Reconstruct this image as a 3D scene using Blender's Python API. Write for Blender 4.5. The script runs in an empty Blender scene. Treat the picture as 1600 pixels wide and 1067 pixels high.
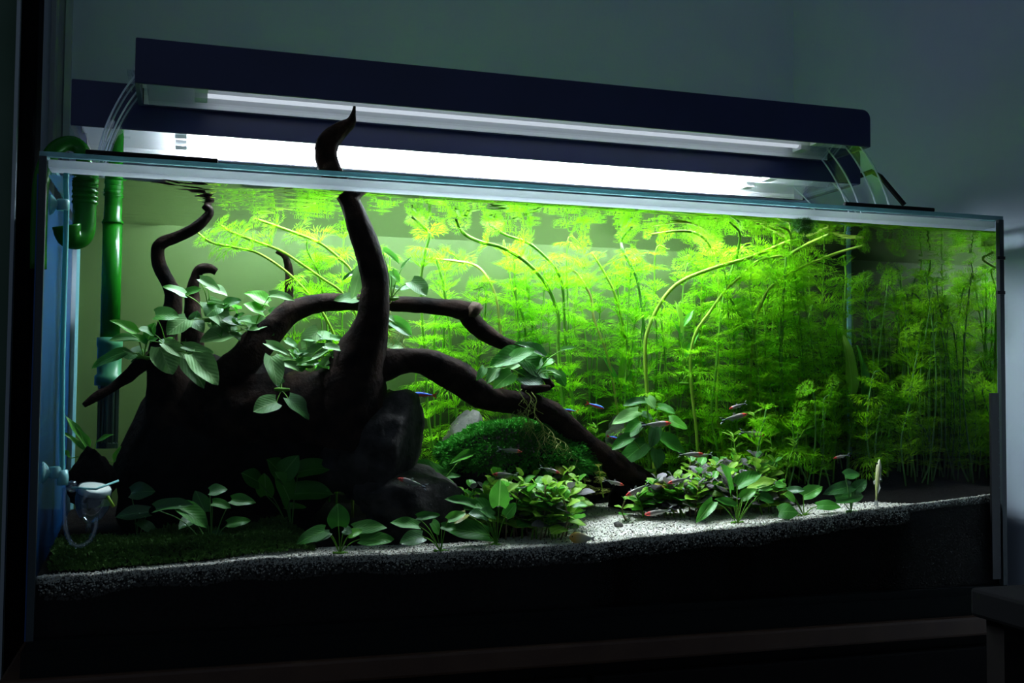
import bpy, math, random
import numpy as np
from mathutils import Vector, Matrix, noise

rng = random.Random(7)
R = math.radians
S = bpy.context.scene
COL = S.collection

# ------------------------------------------------------------------ camera
F_PX = 1650.0
CAM = np.array([0.1428, -1.1739, 0.2612])
YAW, PITCH, ROLL = 0.29913, 0.042793, 0.008472
_F = np.array([math.sin(YAW) * math.cos(PITCH), math.cos(YAW) * math.cos(PITCH), math.sin(PITCH)])
_R0 = np.array([math.cos(YAW), -math.sin(YAW), 0.0])
_U0 = np.cross(_R0, _F)
_R = math.cos(ROLL) * _R0 + math.sin(ROLL) * _U0
_U = -math.sin(ROLL) * _R0 + math.cos(ROLL) * _U0
cam_data = bpy.data.cameras.new('camera')
cam_data.sensor_width = 36.0
cam_data.lens = F_PX * 36.0 / 1600.0
cam_data.clip_start = 0.02
cam = bpy.data.objects.new('camera', cam_data)
COL.objects.link(cam)
m = Matrix.Identity(4)
for i in range(3):
    m[i][0], m[i][1], m[i][2], m[i][3] = _R[i], _U[i], -_F[i], CAM[i]
cam.matrix_world = m
S.camera = cam

# ------------------------------------------------------------------ light, exposure
world = bpy.data.worlds.new('world')
S.world = world
world.use_nodes = True
world.node_tree.nodes['Background'].inputs[0].default_value = (0.56, 0.74, 1.0, 1)
world.node_tree.nodes['Background'].inputs[1].default_value = 0.13
TUBE_STRENGTH = 210.0
TUBE_COLOR = (0.86, 0.93, 1.0)
S.view_settings.view_transform = 'Standard'
S.view_settings.look = 'None'
S.view_settings.gamma = 1.0
S.view_settings.exposure = 0.0
S.view_settings.use_curve_mapping = False
cy = S.cycles
cy.max_bounces = 10
cy.diffuse_bounces = 5
cy.glossy_bounces = 5
cy.transmission_bounces = 6
cy.transparent_max_bounces = 40
cy.sample_clamp_indirect = 6.0
cy.use_denoising = True
cy.caustics_reflective = False
cy.caustics_refractive = False

# ------------------------------------------------------------------ helpers
W, D, H, HW = 1.2, 0.345, 0.4956, 0.478      # tank width, depth, height, water level

def ray(px, py):
    d = _F * F_PX + (px - 800) * _R - (py - 533.5) * _U
    return d
def at(px, py, Y):
    d = ray(px, py)
    return Vector(CAM + d * ((Y - CAM[1]) / d[1]))
def atz(px, py, Z):
    d = ray(px, py)
    return Vector(CAM + d * ((Z - CAM[2]) / d[2]))
def mpp(p):
    """metres per photograph pixel at world point p"""
    return float(np.dot(np.array(p) - CAM, _F)) / F_PX
def under(px, py, Y, z=HW - 0.006):
    """point on the ray at depth Y, brought forward where it would rise out of the water"""
    p = at(px, py, Y)
    if p.z > z:
        q = atz(px, py, z)
        if q.y < 0.02:
            q = at(px, py, 0.02); q.z = min(q.z, z)
        return q
    return p

def new_obj(name, mesh, parent=None, mat=None):
    o = bpy.data.objects.new(name, mesh)
    COL.objects.link(o)
    if mat is not None and mesh is not None and len(mesh.materials) == 0:
        for mm in (mat if isinstance(mat, (list, tuple)) else [mat]):
            mesh.materials.append(mm)
    if parent is not None:
        o.parent = parent
        o.matrix_parent_inverse = parent.matrix_world.inverted()
    return o
def mesh_from(name, verts, faces, smooth=True):
    me = bpy.data.meshes.new(name)
    me.from_pydata([tuple(v) for v in verts], [], faces)
    if smooth:
        me.polygons.foreach_set('use_smooth', [True] * len(me.polygons))
    me.update()
    return me
def tag(o, label=None, cat=None, group=None, kind=None):
    if label: o['label'] = label
    if cat: o['category'] = cat
    if group: o['group'] = group
    if kind: o['kind'] = kind
    return o
def thing(name, loc, label, cat, group=None):
    o = bpy.data.objects.new(name, None)
    o.empty_display_size = 0.01
    o.location = loc
    o.matrix_world = Matrix.Translation(loc)
    COL.objects.link(o)
    return tag(o, label, cat, group)

class MB:
    def __init__(s):
        s.v, s.f, s.m = [], [], []
    def add(s, vs, fs, mi=0):
        b = len(s.v)
        s.v += [tuple(v) for v in vs]
        s.f += [tuple(b + i for i in f) for f in fs]
        s.m += [mi] * len(fs)
    def box(s, x0, x1, y0, y1, z0, z1, mi=0):
        s.add([(x0,y0,z0),(x1,y0,z0),(x1,y1,z0),(x0,y1,z0),(x0,y0,z1),(x1,y0,z1),(x1,y1,z1),(x0,y1,z1)],
              [(0,3,2,1),(4,5,6,7),(0,1,5,4),(1,2,6,5),(2,3,7,6),(3,0,4,7)], mi)
    def prism(s, prof, axis, a, b, mi=0):
        """extrude a closed 2-D profile along an axis ('x','y','z') from a to b"""
        n = len(prof)
        def P(u, v, w):
            return {'x': (w, u, v), 'y': (u, w, v), 'z': (u, v, w)}[axis]
        vs = [P(u, v, a) for u, v in prof] + [P(u, v, b) for u, v in prof]
        fs = [tuple(range(n)), tuple(range(2 * n - 1, n - 1, -1))]
        fs += [(i, n + i, n + (i + 1) % n, (i + 1) % n) for i in range(n)]
        s.add(vs, fs, mi)
    def tube(s, pts, rad, sides=8, cap=True, mi=0, rough=0.0, ridge=0.0, seed=0.0):
        pts = [Vector(p) for p in pts]
        n = len(pts)
        if not hasattr(rad, '__len__'): rad = [rad] * n
        t0 = (pts[1] - pts[0]).normalized()
        u = t0.orthogonal().normalized()
        vs, fs = [], []
        for i, p in enumerate(pts):
            t = (pts[min(i + 1, n - 1)] - pts[max(i - 1, 0)]).normalized()
            u = (u - t * u.dot(t)).normalized()
            w = t.cross(u)
            for k in range(sides):
                a = 2 * math.pi * k / sides
                r = rad[i]
                dirv = u * math.cos(a) + w * math.sin(a)
                if rough:
                    q = (p + dirv * r) * 45 + Vector((seed, seed * 2, 0))
                    r *= 1 + rough * noise.noise(q) + rough * .5 * noise.noise(q * 2.7)
                if ridge:
                    r *= 1 + ridge * noise.noise(Vector((math.cos(a) * 2.2, math.sin(a) * 2.2, i * .05 + seed)))
                vs.append(p + dirv * r)
        for i in range(n - 1):
            for k in range(sides):
                k2 = (k + 1) % sides
                fs.append((i * sides + k, i * sides + k2, (i + 1) * sides + k2, (i + 1) * sides + k))
        if cap:
            fs.append(tuple(range(sides - 1, -1, -1)))
            fs.append(tuple((n - 1) * sides + k for k in range(sides)))
        s.add(vs, fs, mi)
    def lathe(s, c, prof, axis=Vector((0, 0, 1)), sides=24, mi=0):
        """prof: list of (radius, height along axis) from c"""
        axis = Vector(axis).normalized(); u = axis.orthogonal().normalized(); w = axis.cross(u)
        vs, fs = [], []
        for r, h in prof:
            for k in range(sides):
                a = 2 * math.pi * k / sides
                vs.append(Vector(c) + axis * h + (u * math.cos(a) + w * math.sin(a)) * max(r, 1e-5))
        for i in range(len(prof) - 1):
            for k in range(sides):
                k2 = (k + 1) % sides
                fs.append((i*sides+k, i*sides+k2, (i+1)*sides+k2, (i+1)*sides+k))
        s.add(vs, fs, mi)
    def build(s, name, mat, parent=None, smooth=False):
        o_me = mesh_from(name, s.v, s.f, smooth)
        ob = new_obj(name, o_me, parent, mat)
        if any(s.m): o_me.polygons.foreach_set('material_index', s.m)
        return ob
def bevel(o, w, seg=2):
    b = o.modifiers.new('bevel', 'BEVEL'); b.width = w; b.segments = seg; b.limit_method = 'ANGLE'
    return o

def spline(pts, n):
    """Catmull-Rom through rows of numbers, n samples"""
    P = np.array(pts, float)
    if len(P) == 2:
        return [P[0] + (P[1] - P[0]) * t for t in np.linspace(0, 1, n)]
    Q = np.vstack([2 * P[0] - P[1], P, 2 * P[-1] - P[-2]])
    out = []
    for s in np.linspace(0, len(P) - 1 - 1e-9, n):
        i = int(s); t = s - i
        a, b, c, d = Q[i], Q[i + 1], Q[i + 2], Q[i + 3]
        out.append(0.5 * ((2 * b) + (c - a) * t + (2 * a - 5 * b + 4 * c - d) * t * t + (3 * b - a - 3 * c + d) * t ** 3))
    return out

# ------------------------------------------------------------------ materials
def mat(name):
    mm = bpy.data.materials.new(name)
    mm.use_nodes = True
    nt = mm.node_tree
    nt.nodes.clear()
    out = nt.nodes.new('ShaderNodeOutputMaterial')
    return mm, nt, out
def N(nt, kind, **kw):
    n = nt.nodes.new(kind)
    for k, v in kw.items():
        if k in n.inputs: n.inputs[k].default_value = v
        else: setattr(n, k, v)
    return n
def ramp(nt, fac, stops):
    r = nt.nodes.new('ShaderNodeValToRGB')
    e = r.color_ramp.elements
    while len(e) < len(stops): e.new(0.5)
    for i, (p, c) in enumerate(stops):
        e[i].position = p; e[i].color = (*c, 1)
    nt.links.new(fac, r.inputs[0])
    return r.outputs[0]
def plain(name, c, rough=0.5, spec=0.4, c2=None, scale=30.0, bump=0.0, bscale=80.0, metal=0.0, trans=0.0, coords='Object', tcol=None):
    """principled surface, colour mottled between c and c2 by noise, optional relief and light coming through"""
    mm, nt, out = mat(name)
    b = N(nt, 'ShaderNodeBsdfPrincipled')
    b.inputs['Base Color'].default_value = (*c, 1)
    b.inputs['Roughness'].default_value = rough
    b.inputs['Specular IOR Level'].default_value = spec
    b.inputs['Metallic'].default_value = metal
    tc = N(nt, 'ShaderNodeTexCoord')
    col = None
    if c2 is not None:
        nz = N(nt, 'ShaderNodeTexNoise', Scale=scale, Detail=5.0)
        nt.links.new(tc.outputs[coords], nz.inputs['Vector'])
        col = ramp(nt, nz.outputs[0], [(0.32, c), (0.68, c2)])
        nt.links.new(col, b.inputs['Base Color'])
    if bump:
        n2 = N(nt, 'ShaderNodeTexNoise', Scale=bscale, Detail=6.0)
        nt.links.new(tc.outputs[coords], n2.inputs['Vector'])
        bp = N(nt, 'ShaderNodeBump', Strength=bump, Distance=0.002)
        nt.links.new(n2.outputs[0], bp.inputs['Height'])
        nt.links.new(bp.outputs[0], b.inputs['Normal'])
    sh = b.outputs[0]
    if trans:
        t = N(nt, 'ShaderNodeBsdfTranslucent')
        t.inputs[0].default_value = (*(tcol or c), 1)
        mx = N(nt, 'ShaderNodeMixShader'); mx.inputs[0].default_value = trans
        nt.links.new(b.outputs[0], mx.inputs[1]); nt.links.new(t.outputs[0], mx.inputs[2])
        sh = mx.outputs[0]
    nt.links.new(sh, out.inputs[0])
    return mm
def clear(name, tint=(1, 1, 1), refl=0.04, rough=0.0, gain=1.0):
    """thin clear sheet: transparent, mirror-like by viewing angle"""
    mm, nt, out = mat(name)
    tr = N(nt, 'ShaderNodeBsdfTransparent'); tr.inputs[0].default_value = (*tint, 1)
    gl = N(nt, 'ShaderNodeBsdfGlossy', Roughness=rough)
    lw = N(nt, 'ShaderNodeLayerWeight'); lw.inputs[0].default_value = 0.5
    p = N(nt, 'ShaderNodeMath', operation='POWER'); p.inputs[1].default_value = 5.0
    nt.links.new(lw.outputs['Facing'], p.inputs[0])
    a = N(nt, 'ShaderNodeMath', operation='MULTIPLY_ADD'); a.inputs[1].default_value = (1 - refl) * gain; a.inputs[2].default_value = refl
    nt.links.new(p.outputs[0], a.inputs[0])
    mx = N(nt, 'ShaderNodeMixShader')
    nt.links.new(a.outputs[0], mx.inputs[0]); nt.links.new(tr.outputs[0], mx.inputs[1]); nt.links.new(gl.outputs[0], mx.inputs[2])
    nt.links.new(mx.outputs[0], out.inputs[0])
    return mm
def leafmat(name, c, vein, rough=0.4, trans=0.3, spec=0.5, c2=None):
    """leaf blade with a paler midrib and faint side veins"""
    mm, nt, out = mat(name)
    b = N(nt, 'ShaderNodeBsdfPrincipled', Roughness=rough)
    b.inputs['Specular IOR Level'].default_value = spec
    tc = N(nt, 'ShaderNodeTexCoord')
    sp = N(nt, 'ShaderNodeSeparateXYZ'); nt.links.new(tc.outputs['Generated'], sp.inputs[0])
    s1 = N(nt, 'ShaderNodeMath', operation='SUBTRACT'); s1.inputs[1].default_value = 0.5; nt.links.new(sp.outputs[0], s1.inputs[0])
    ab = N(nt, 'ShaderNodeMath', operation='ABSOLUTE'); nt.links.new(s1.outputs[0], ab.inputs[0])
    k = N(nt, 'ShaderNodeMath', operation='MULTIPLY'); k.inputs[1].default_value = 0.9; nt.links.new(ab.outputs[0], k.inputs[0])
    d = N(nt, 'ShaderNodeMath', operation='SUBTRACT'); nt.links.new(sp.outputs[1], d.inputs[0]); nt.links.new(k.outputs[0], d.inputs[1])
    w = N(nt, 'ShaderNodeMath', operation='MULTIPLY'); w.inputs[1].default_value = 46.0; nt.links.new(d.outputs[0], w.inputs[0])
    sn = N(nt, 'ShaderNodeMath', operation='SINE'); nt.links.new(w.outputs[0], sn.inputs[0])
    bp = N(nt, 'ShaderNodeBump', Strength=0.10, Distance=0.001); nt.links.new(sn.outputs[0], bp.inputs['Height'])
    nt.links.new(bp.outputs[0], b.inputs['Normal'])
    oi = N(nt, 'ShaderNodeObjectInfo')
    cc = c2 or tuple(x * 0.6 for x in c)
    vary = ramp(nt, oi.outputs['Random'], [(0.0, cc), (1.0, c)])
    vm = ramp(nt, ab.outputs[0], [(0.012, (1, 1, 1)), (0.03, (0, 0, 0))])
    mx = N(nt, 'ShaderNodeMix', data_type='RGBA'); mx.inputs['B'].default_value = (*vein, 1)
    nt.links.new(vm, mx.inputs['Factor']); nt.links.new(vary, mx.inputs['A'])
    nt.links.new(mx.outputs['Result'], b.inputs['Base Color'])
    t = N(nt, 'ShaderNodeBsdfTranslucent'); nt.links.new(mx.outputs['Result'], t.inputs[0])
    ms = N(nt, 'ShaderNodeMixShader'); ms.inputs[0].default_value = trans
    nt.links.new(b.outputs[0], ms.inputs[1]); nt.links.new(t.outputs[0], ms.inputs[2]); nt.links.new(ms.outputs[0], out.inputs[0])
    return mm
def emit(name, c, s):
    mm, nt, out = mat(name)
    e = N(nt, 'ShaderNodeEmission'); e.inputs[0].default_value = (*c, 1); e.inputs[1].default_value = s
    nt.links.new(e.outputs[0], out.inputs[0])
    return mm

M = {}
M['wall'] = plain('wall_plaster', (0.54, 0.62, 0.72), 0.85, 0.2, (0.58, 0.65, 0.73), 6.0, 0.25, 60.0)
M['wall_dark'] = plain('dark_green_paint', (0.07, 0.12, 0.08), 0.8, 0.1, (0.09, 0.14, 0.10), 9.0)
M['wood_black'] = plain('black_timber', (0.003, 0.003, 0.0035), 0.9, 0.03, (0.005, 0.005, 0.0055), 12.0)
M['casing'] = plain('grey_casing_paint', (0.36, 0.40, 0.42), 0.7, 0.2)
M['floor'] = plain('dark_floor', (0.03, 0.026, 0.022), 0.6, 0.3, (0.05, 0.04, 0.035), 8.0)
M['stand'] = plain('stand_veneer', (0.003, 0.0022, 0.002), 0.65, 0.1, (0.005, 0.0035, 0.003), 14.0)
M['stand_edge'] = plain('stand_brown_edge', (0.05, 0.024, 0.014), 0.5, 0.3, (0.07, 0.036, 0.02), 20.0)
M['foam'] = plain('grey_foam', (0.007, 0.0085, 0.008), 0.9, 0.1)
M['glass'] = clear('tank_glass', (0.97, 0.99, 0.985), 0.003, 0.0, 0.2)
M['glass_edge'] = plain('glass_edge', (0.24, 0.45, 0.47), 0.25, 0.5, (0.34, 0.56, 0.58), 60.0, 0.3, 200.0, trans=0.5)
M['brace'] = plain('glow_painted_brace_glass', (0.93, 0.96, 0.98), 0.2, 0.6, (0.96, 0.98, 0.99), 60.0, trans=0.9)  # whitened so the brace carries the lamp's reflected band in its colour
M['edge_glow'] = plain('acrylic_edge_glow', (0.75, 0.82, 0.9), 0.3, 0.6, trans=0.5)  # white glow of the acrylic edges put into their colour
M['silicone'] = plain('grey_silicone', (0.018, 0.027, 0.03), 0.4, 0.4)
M['back_film'] = plain('pale_green_back_film', (0.036, 0.066, 0.018), 0.4, 0.15, (0.046, 0.08, 0.022), 5.0)
M['blue_film'] = plain('blue_side_film', (0.003, 0.042, 0.15), 0.3, 0.3, (0.004, 0.05, 0.175), 5.0)
M['black'] = plain('black_plastic', (0.004, 0.005, 0.009), 0.35, 0.5)
M['housing'] = plain('glow_tinted_black_housing', (0.012, 0.017, 0.062), 0.35, 0.4, (0.016, 0.022, 0.08), 9.0)  # black housing; blue glow and reflection put into its colour
M['rubber'] = plain('black_rubber', (0.005, 0.005, 0.006), 0.7, 0.2)
M['reflector'] = plain('white_reflector', (0.88, 0.90, 0.92), 0.3, 0.5)
M['acrylic'] = clear('clear_acrylic', (0.96, 0.98, 1.0), 0.05, 0.02, 0.9)
M['acrylic_leg'] = clear('clear_acrylic_leg', (0.9, 0.94, 0.97), 0.05, 0.06, 0.8)
M['tube_on'] = emit('lit_tube', TUBE_COLOR, TUBE_STRENGTH)
M['tube_added_glow'] = emit('added_glow_tube', TUBE_COLOR, 1.25)  # glow added to unlit front tubes to brighten the lamp's underside
M['socket'] = plain('white_socket', (0.75, 0.77, 0.8), 0.4, 0.5)
M['wood'] = plain('dark_driftwood', (0.002, 0.0013, 0.001), 0.85, 0.05, (0.019, 0.010, 0.0065), 55.0, 0.8, 160.0)
M['wood_cut'] = plain('pale_cut_wood', (0.035, 0.022, 0.015), 0.8, 0.1, (0.07, 0.045, 0.03), 90.0, 0.5, 200.0)
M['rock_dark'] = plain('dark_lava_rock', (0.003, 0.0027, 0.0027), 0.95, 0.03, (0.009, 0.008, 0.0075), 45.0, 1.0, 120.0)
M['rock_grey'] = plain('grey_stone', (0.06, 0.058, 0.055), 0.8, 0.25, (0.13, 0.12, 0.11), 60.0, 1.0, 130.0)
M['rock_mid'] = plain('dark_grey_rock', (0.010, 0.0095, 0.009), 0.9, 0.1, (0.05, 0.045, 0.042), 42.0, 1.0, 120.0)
M['rock_pale'] = plain('pale_stone', (0.16, 0.15, 0.13), 0.8, 0.25, (0.30, 0.27, 0.22), 50.0, 0.8, 130.0)
M['soil'] = plain('black_soil', (0.0025, 0.002, 0.0018), 1.0, 0.05, (0.008, 0.007, 0.006), 240.0, 1.0, 400.0)
M['sand'] = plain('white_sand', (0.46, 0.44, 0.38), 0.9, 0.2, (0.66, 0.63, 0.56), 320.0, 0.8, 500.0)
M['leaf_a'] = leafmat('anubias_leaf', (0.045, 0.22, 0.018), (0.10, 0.30, 0.05), 0.45, 0.25, 0.3, (0.022, 0.14, 0.010))
M['leaf_pale'] = leafmat('pale_sheen_leaf', (0.15, 0.33, 0.085), (0.22, 0.38, 0.13), 0.5, 0.2, 0.35, (0.06, 0.20, 0.035))  # whitish lamp sheen put into a paler leaf green
M['leaf_bright'] = leafmat('bright_green_leaf', (0.11, 0.42, 0.03), (0.25, 0.55, 0.12), 0.35, 0.4, 0.5, (0.07, 0.30, 0.03))
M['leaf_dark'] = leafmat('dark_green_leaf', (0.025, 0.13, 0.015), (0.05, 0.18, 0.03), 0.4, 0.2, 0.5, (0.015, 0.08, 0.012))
M['leaf_yellow'] = leafmat('yellowing_leaf', (0.34, 0.34, 0.03), (0.42, 0.42, 0.1), 0.4, 0.3)
M['leaf_lime'] = leafmat('lime_leaf', (0.30, 0.56, 0.05), (0.42, 0.64, 0.12), 0.45, 0.4, 0.3, (0.18, 0.40, 0.03))
M['leaf_mauve'] = leafmat('grey_mauve_leaf', (0.22, 0.19, 0.21), (0.28, 0.25, 0.26), 0.5, 0.2, 0.4, (0.15, 0.13, 0.14))
M['stem_g'] = plain('green_stem', (0.08, 0.25, 0.015), 0.5, 0.2, (0.14, 0.33, 0.025), 50.0, trans=0.2)
M['stem_y'] = plain('yellow_green_stem', (0.20, 0.38, 0.02), 0.5, 0.2, (0.30, 0.44, 0.05), 40.0, trans=0.3)
M['stem_pink'] = plain('pinkish_pale_stem', (0.40, 0.42, 0.12), 0.5, 0.2, (0.50, 0.38, 0.18), 40.0, trans=0.3)
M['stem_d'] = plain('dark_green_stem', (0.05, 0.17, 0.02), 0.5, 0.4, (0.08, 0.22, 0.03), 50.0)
M['stem_br'] = plain('brown_stem', (0.13, 0.075, 0.04), 0.5, 0.4, (0.17, 0.14, 0.05), 50.0)
M['feather_a'] = plain('feathery_lime', (0.20, 0.58, 0.006), 0.5, 0.1, (0.27, 0.64, 0.012), 40.0, trans=0.55)
M['feather_b'] = plain('feathery_green', (0.22, 0.56, 0.006), 0.5, 0.1, (0.28, 0.62, 0.008), 40.0, trans=0.55)
M['feather_c'] = plain('feathery_deep_green', (0.15, 0.48, 0.006), 0.5, 0.1, (0.21, 0.56, 0.008), 40.0, trans=0.55)
M['feather_d'] = plain('feathery_dark_tuft', (0.02, 0.10, 0.008), 0.6, 0.1, (0.03, 0.14, 0.01), 40.0, trans=0.3)
M['feather_y'] = plain('feathery_yellow', (0.32, 0.38, 0.05), 0.5, 0.3, (0.38, 0.42, 0.08), 40.0, trans=0.4)
M['moss'] = plain('dark_moss', (0.02, 0.16, 0.012), 0.7, 0.2, (0.06, 0.30, 0.02), 120.0, trans=0.3)
M['moss_dim'] = plain('olive_moss', (0.03, 0.085, 0.012), 0.8, 0.2, (0.06, 0.14, 0.02), 120.0, trans=0.25)
M['root'] = plain('pale_hanging_root', (0.22, 0.27, 0.05), 0.6, 0.2, (0.30, 0.34, 0.08), 60.0)
M['pipe_green'] = plain('green_translucent_pipe', (0.006, 0.15, 0.006), 0.25, 0.35, (0.01, 0.19, 0.008), 14.0, trans=0.45)
M['coupling'] = plain('green_coupling', (0.03, 0.16, 0.07), 0.35, 0.5)
M['strainer'] = plain('dark_green_strainer', (0.012, 0.035, 0.018), 0.4, 0.5)
M['hose_blue'] = plain('pale_blue_hose', (0.12, 0.42, 0.42), 0.3, 0.5, trans=0.3)
M['cup'] = plain('clear_blue_cup', (0.25, 0.55, 0.55), 0.25, 0.6, trans=0.3)
M['ceramic'] = plain('white_ceramic', (0.55, 0.62, 0.56), 0.6, 0.3)
M['bulb'] = clear('clear_bulb_glass', (0.85, 0.92, 1.0), 0.16, 0.0, 1.0)
M['strip'] = plain('black_strip', (0.004, 0.004, 0.005), 0.4, 0.4)
M['eye'] = plain('fish_eye', (0.01, 0.01, 0.012), 0.15, 0.7)
M['fin'] = plain('clear_fin', (0.35, 0.36, 0.33), 0.4, 0.4, trans=0.5)

# ------------------------------------------------------------------ room
def struct(o): o['kind'] = 'structure'; return o
FLOOR = -0.78
b = MB(); b.box(-2.2, 2.6, -3.2, 1.2, FLOOR - 0.05, FLOOR); struct(b.build('floor', M['floor']))
WY, WX = 0.60, 1.257
b = MB(); b.box(-2.2, WX + 0.1, WY, WY + 0.1, FLOOR, 1.9); struct(b.build('wall_back', M['wall']))
b = MB(); b.box(WX, WX + 0.1, -1.6, WY, FLOOR, 1.9); struct(b.build('wall_right', M['wall']))
# door frame post and dark door at the left, moulded casing on the back wall
p0, p1 = at(34, 0, 0.18), at(61, 0, 0.18)
b = MB(); b.box(p0.x, p1.x, 0.18, 0.23, FLOOR, 1.9); struct(bevel(b.build('trim_1', M['wood_black']), 0.003))
b = MB(); b.box(p0.x - 0.9, p0.x - 0.001, 0.20, 0.24, FLOOR, 1.9); struct(b.build('door_1', M['wall_dark']))
b = MB(); b.box(p0.x - 0.004, p0.x, 0.172, 0.18, FLOOR, 1.9); struct(b.build('trim_3', M['casing']))
q0, q1 = at(80, 100, WY), at(112, 100, WY)
b = MB()
w_ = q1.x - q0.x
prof = [(q0.x, WY), (q0.x, WY - .012), (q0.x + w_ * .25, WY - .018), (q0.x + w_ * .35, WY - .008), (q0.x + w_ * .6, WY - .008), (q0.x + w_ * .7, WY - .014), (q1.x, WY - .010), (q1.x, WY)]
b.prism(prof, 'z', FLOOR, 1.9); struct(b.build('trim_2', M['casing']))

# ------------------------------------------------------------------ stand
st = thing('aquarium_stand', (W / 2, D / 2, FLOOR), 'dark wooden aquarium stand with a brown front edge under the tank', 'cabinet')
b = MB(); b.box(-.03, W + .03, -.012, D + .03, -.062, -.036); bevel(b.build('top_board', M['stand_edge'], st), .004)
b = MB(); b.box(-.02, W + .02, .0, D + .02, FLOOR, -.062); b.build('body', M['stand'], st)
for x0, x1, hx in ((.0, W / 2 - .004, W / 2 - .05), (W / 2 + .004, W, W / 2 + .05)):
    b = MB(); b.box(x0, x1, -.014, 0, FLOOR + .06, -.075); dd = bevel(b.build('door', M['stand'], st), .003)
    b = MB(); b.lathe((hx, -.014, -.35), [(.0, -.022), (.010, -.020), (.012, -.014), (.006, -.006), (.006, 0)], Vector((0, 1, 0)), 12); b.build('knob', M['black'], dd, True)
b = MB(); b.box(-.01, W + .01, -.004, D + .01, -.036, -.010); b.build('foam_mat', M['foam'], st)

# side table at the right edge
tz = at(1515, 917, -.25).z; tx = at(1515, 917, -.25).x
tb = thing('side_table', (tx + .12, -.45, FLOOR), 'low black side table at the right wall beside the stand', 'table')
b = MB(); b.box(tx, WX - .012, -.75, -.25, tz - .03, tz); bevel(b.build('tabletop', M['wood_black'], tb), .004)
for lx in (tx + .012, WX - .045):
    for ly in (-.735, -.285):
        b = MB(); b.box(lx, lx + .025, ly, ly + .025, FLOOR, tz - .03); b.build('leg', M['stand'], tb)

# ------------------------------------------------------------------ tank
G = .006
tank = thing('aquarium', (W / 2, D / 2, -.010), 'long rectangular glass aquarium filled with plants, on the dark stand', 'aquarium')
b = MB(); b.box(0, W, 0, G, 0, H - .001); b.build('front_pane', M['glass'], tank)
b = MB(); b.box(0, W, D, D + G, 0, H - .001); b.build('back_pane', M['back_film'], tank)
b = MB(); b.box(-G, 0, 0, D + G, 0, H - .001); b.build('left_pane', M['glass'], tank)
b = MB(); b.box(W, W + G, 0, D + G, 0, H - .001); b.build('right_pane', M['glass'], tank)
b = MB(); b.box(-G, W + G, 0, D + G, -.010, 0); b.build('bottom_pane', M['foam'], tank)
b = MB(); b.box(-G - .0015, -G - .0002, .0, D + G, .0, H - .02); b.build('blue_side_film', M['blue_film'], tank)['label'] = 'blue film on the left pane'
# polished top edges of the panes, catching the lamp light
b = MB(); b.box(-G, W + G, 0, G, H - .001, H + .004); b.build('top_edge', M['glass_edge'], tank)
b = MB(); b.box(-G, W + G, D, D + G, H - .001, H + .004); b.build('top_edge', M['glass_edge'], tank)
b = MB(); b.box(-G, 0, G, D, H - .001, H + .004); b.build('top_edge', M['glass_edge'], tank)
b = MB(); b.box(W, W + G, G, D, H - .001, H + .004); b.build('top_edge', M['glass_edge'], tank)
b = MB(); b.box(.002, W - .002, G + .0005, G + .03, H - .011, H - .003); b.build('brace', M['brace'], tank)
# silicone seams in the corners, vertical edges
for x0, x1, y0, y1 in ((-G, .001, -.0008, G), (W - .001, W + G, -.0008, G), (.0002, .004, D - .004, D - .0002), (W - .004, W - .0002, D - .004, D - .0002)):
    b = MB(); b.box(x0, x1, y0, y1, 0, H - .001); b.build('corner_seam', M['silicone'] if y0 < 0 else M['cup'], tank)
for yy in (403, 457):
    p = at(1562, yy, -.002)
    b = MB(); b.box(p.x - .005, p.x + .008, -.0035, -.0009, p.z - .0022, p.z + .0022); b.build('tape_mark', M['strip'], tank)
p, q = at(1546, 614, -.002), at(1546, 905, -.002)
ts = thing('thermometer_strip', ((p.x + W) / 2, -.003, q.z), 'black vertical strip stuck on the front glass at the right corner', 'thermometer')
b = MB(); b.box(p.x, p.x + .0135, -.0045, -.0009, q.z, p.z); b.build('backing', M['strip'], ts)
b = MB()
for i in range(14):
    z = q.z + .012 + i * .0155
    b.box(p.x + .0115, p.x + .0133, -.0049, -.0045, z, z + .002)
b.build('scale_ticks', M['silicone'], ts)

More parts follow.
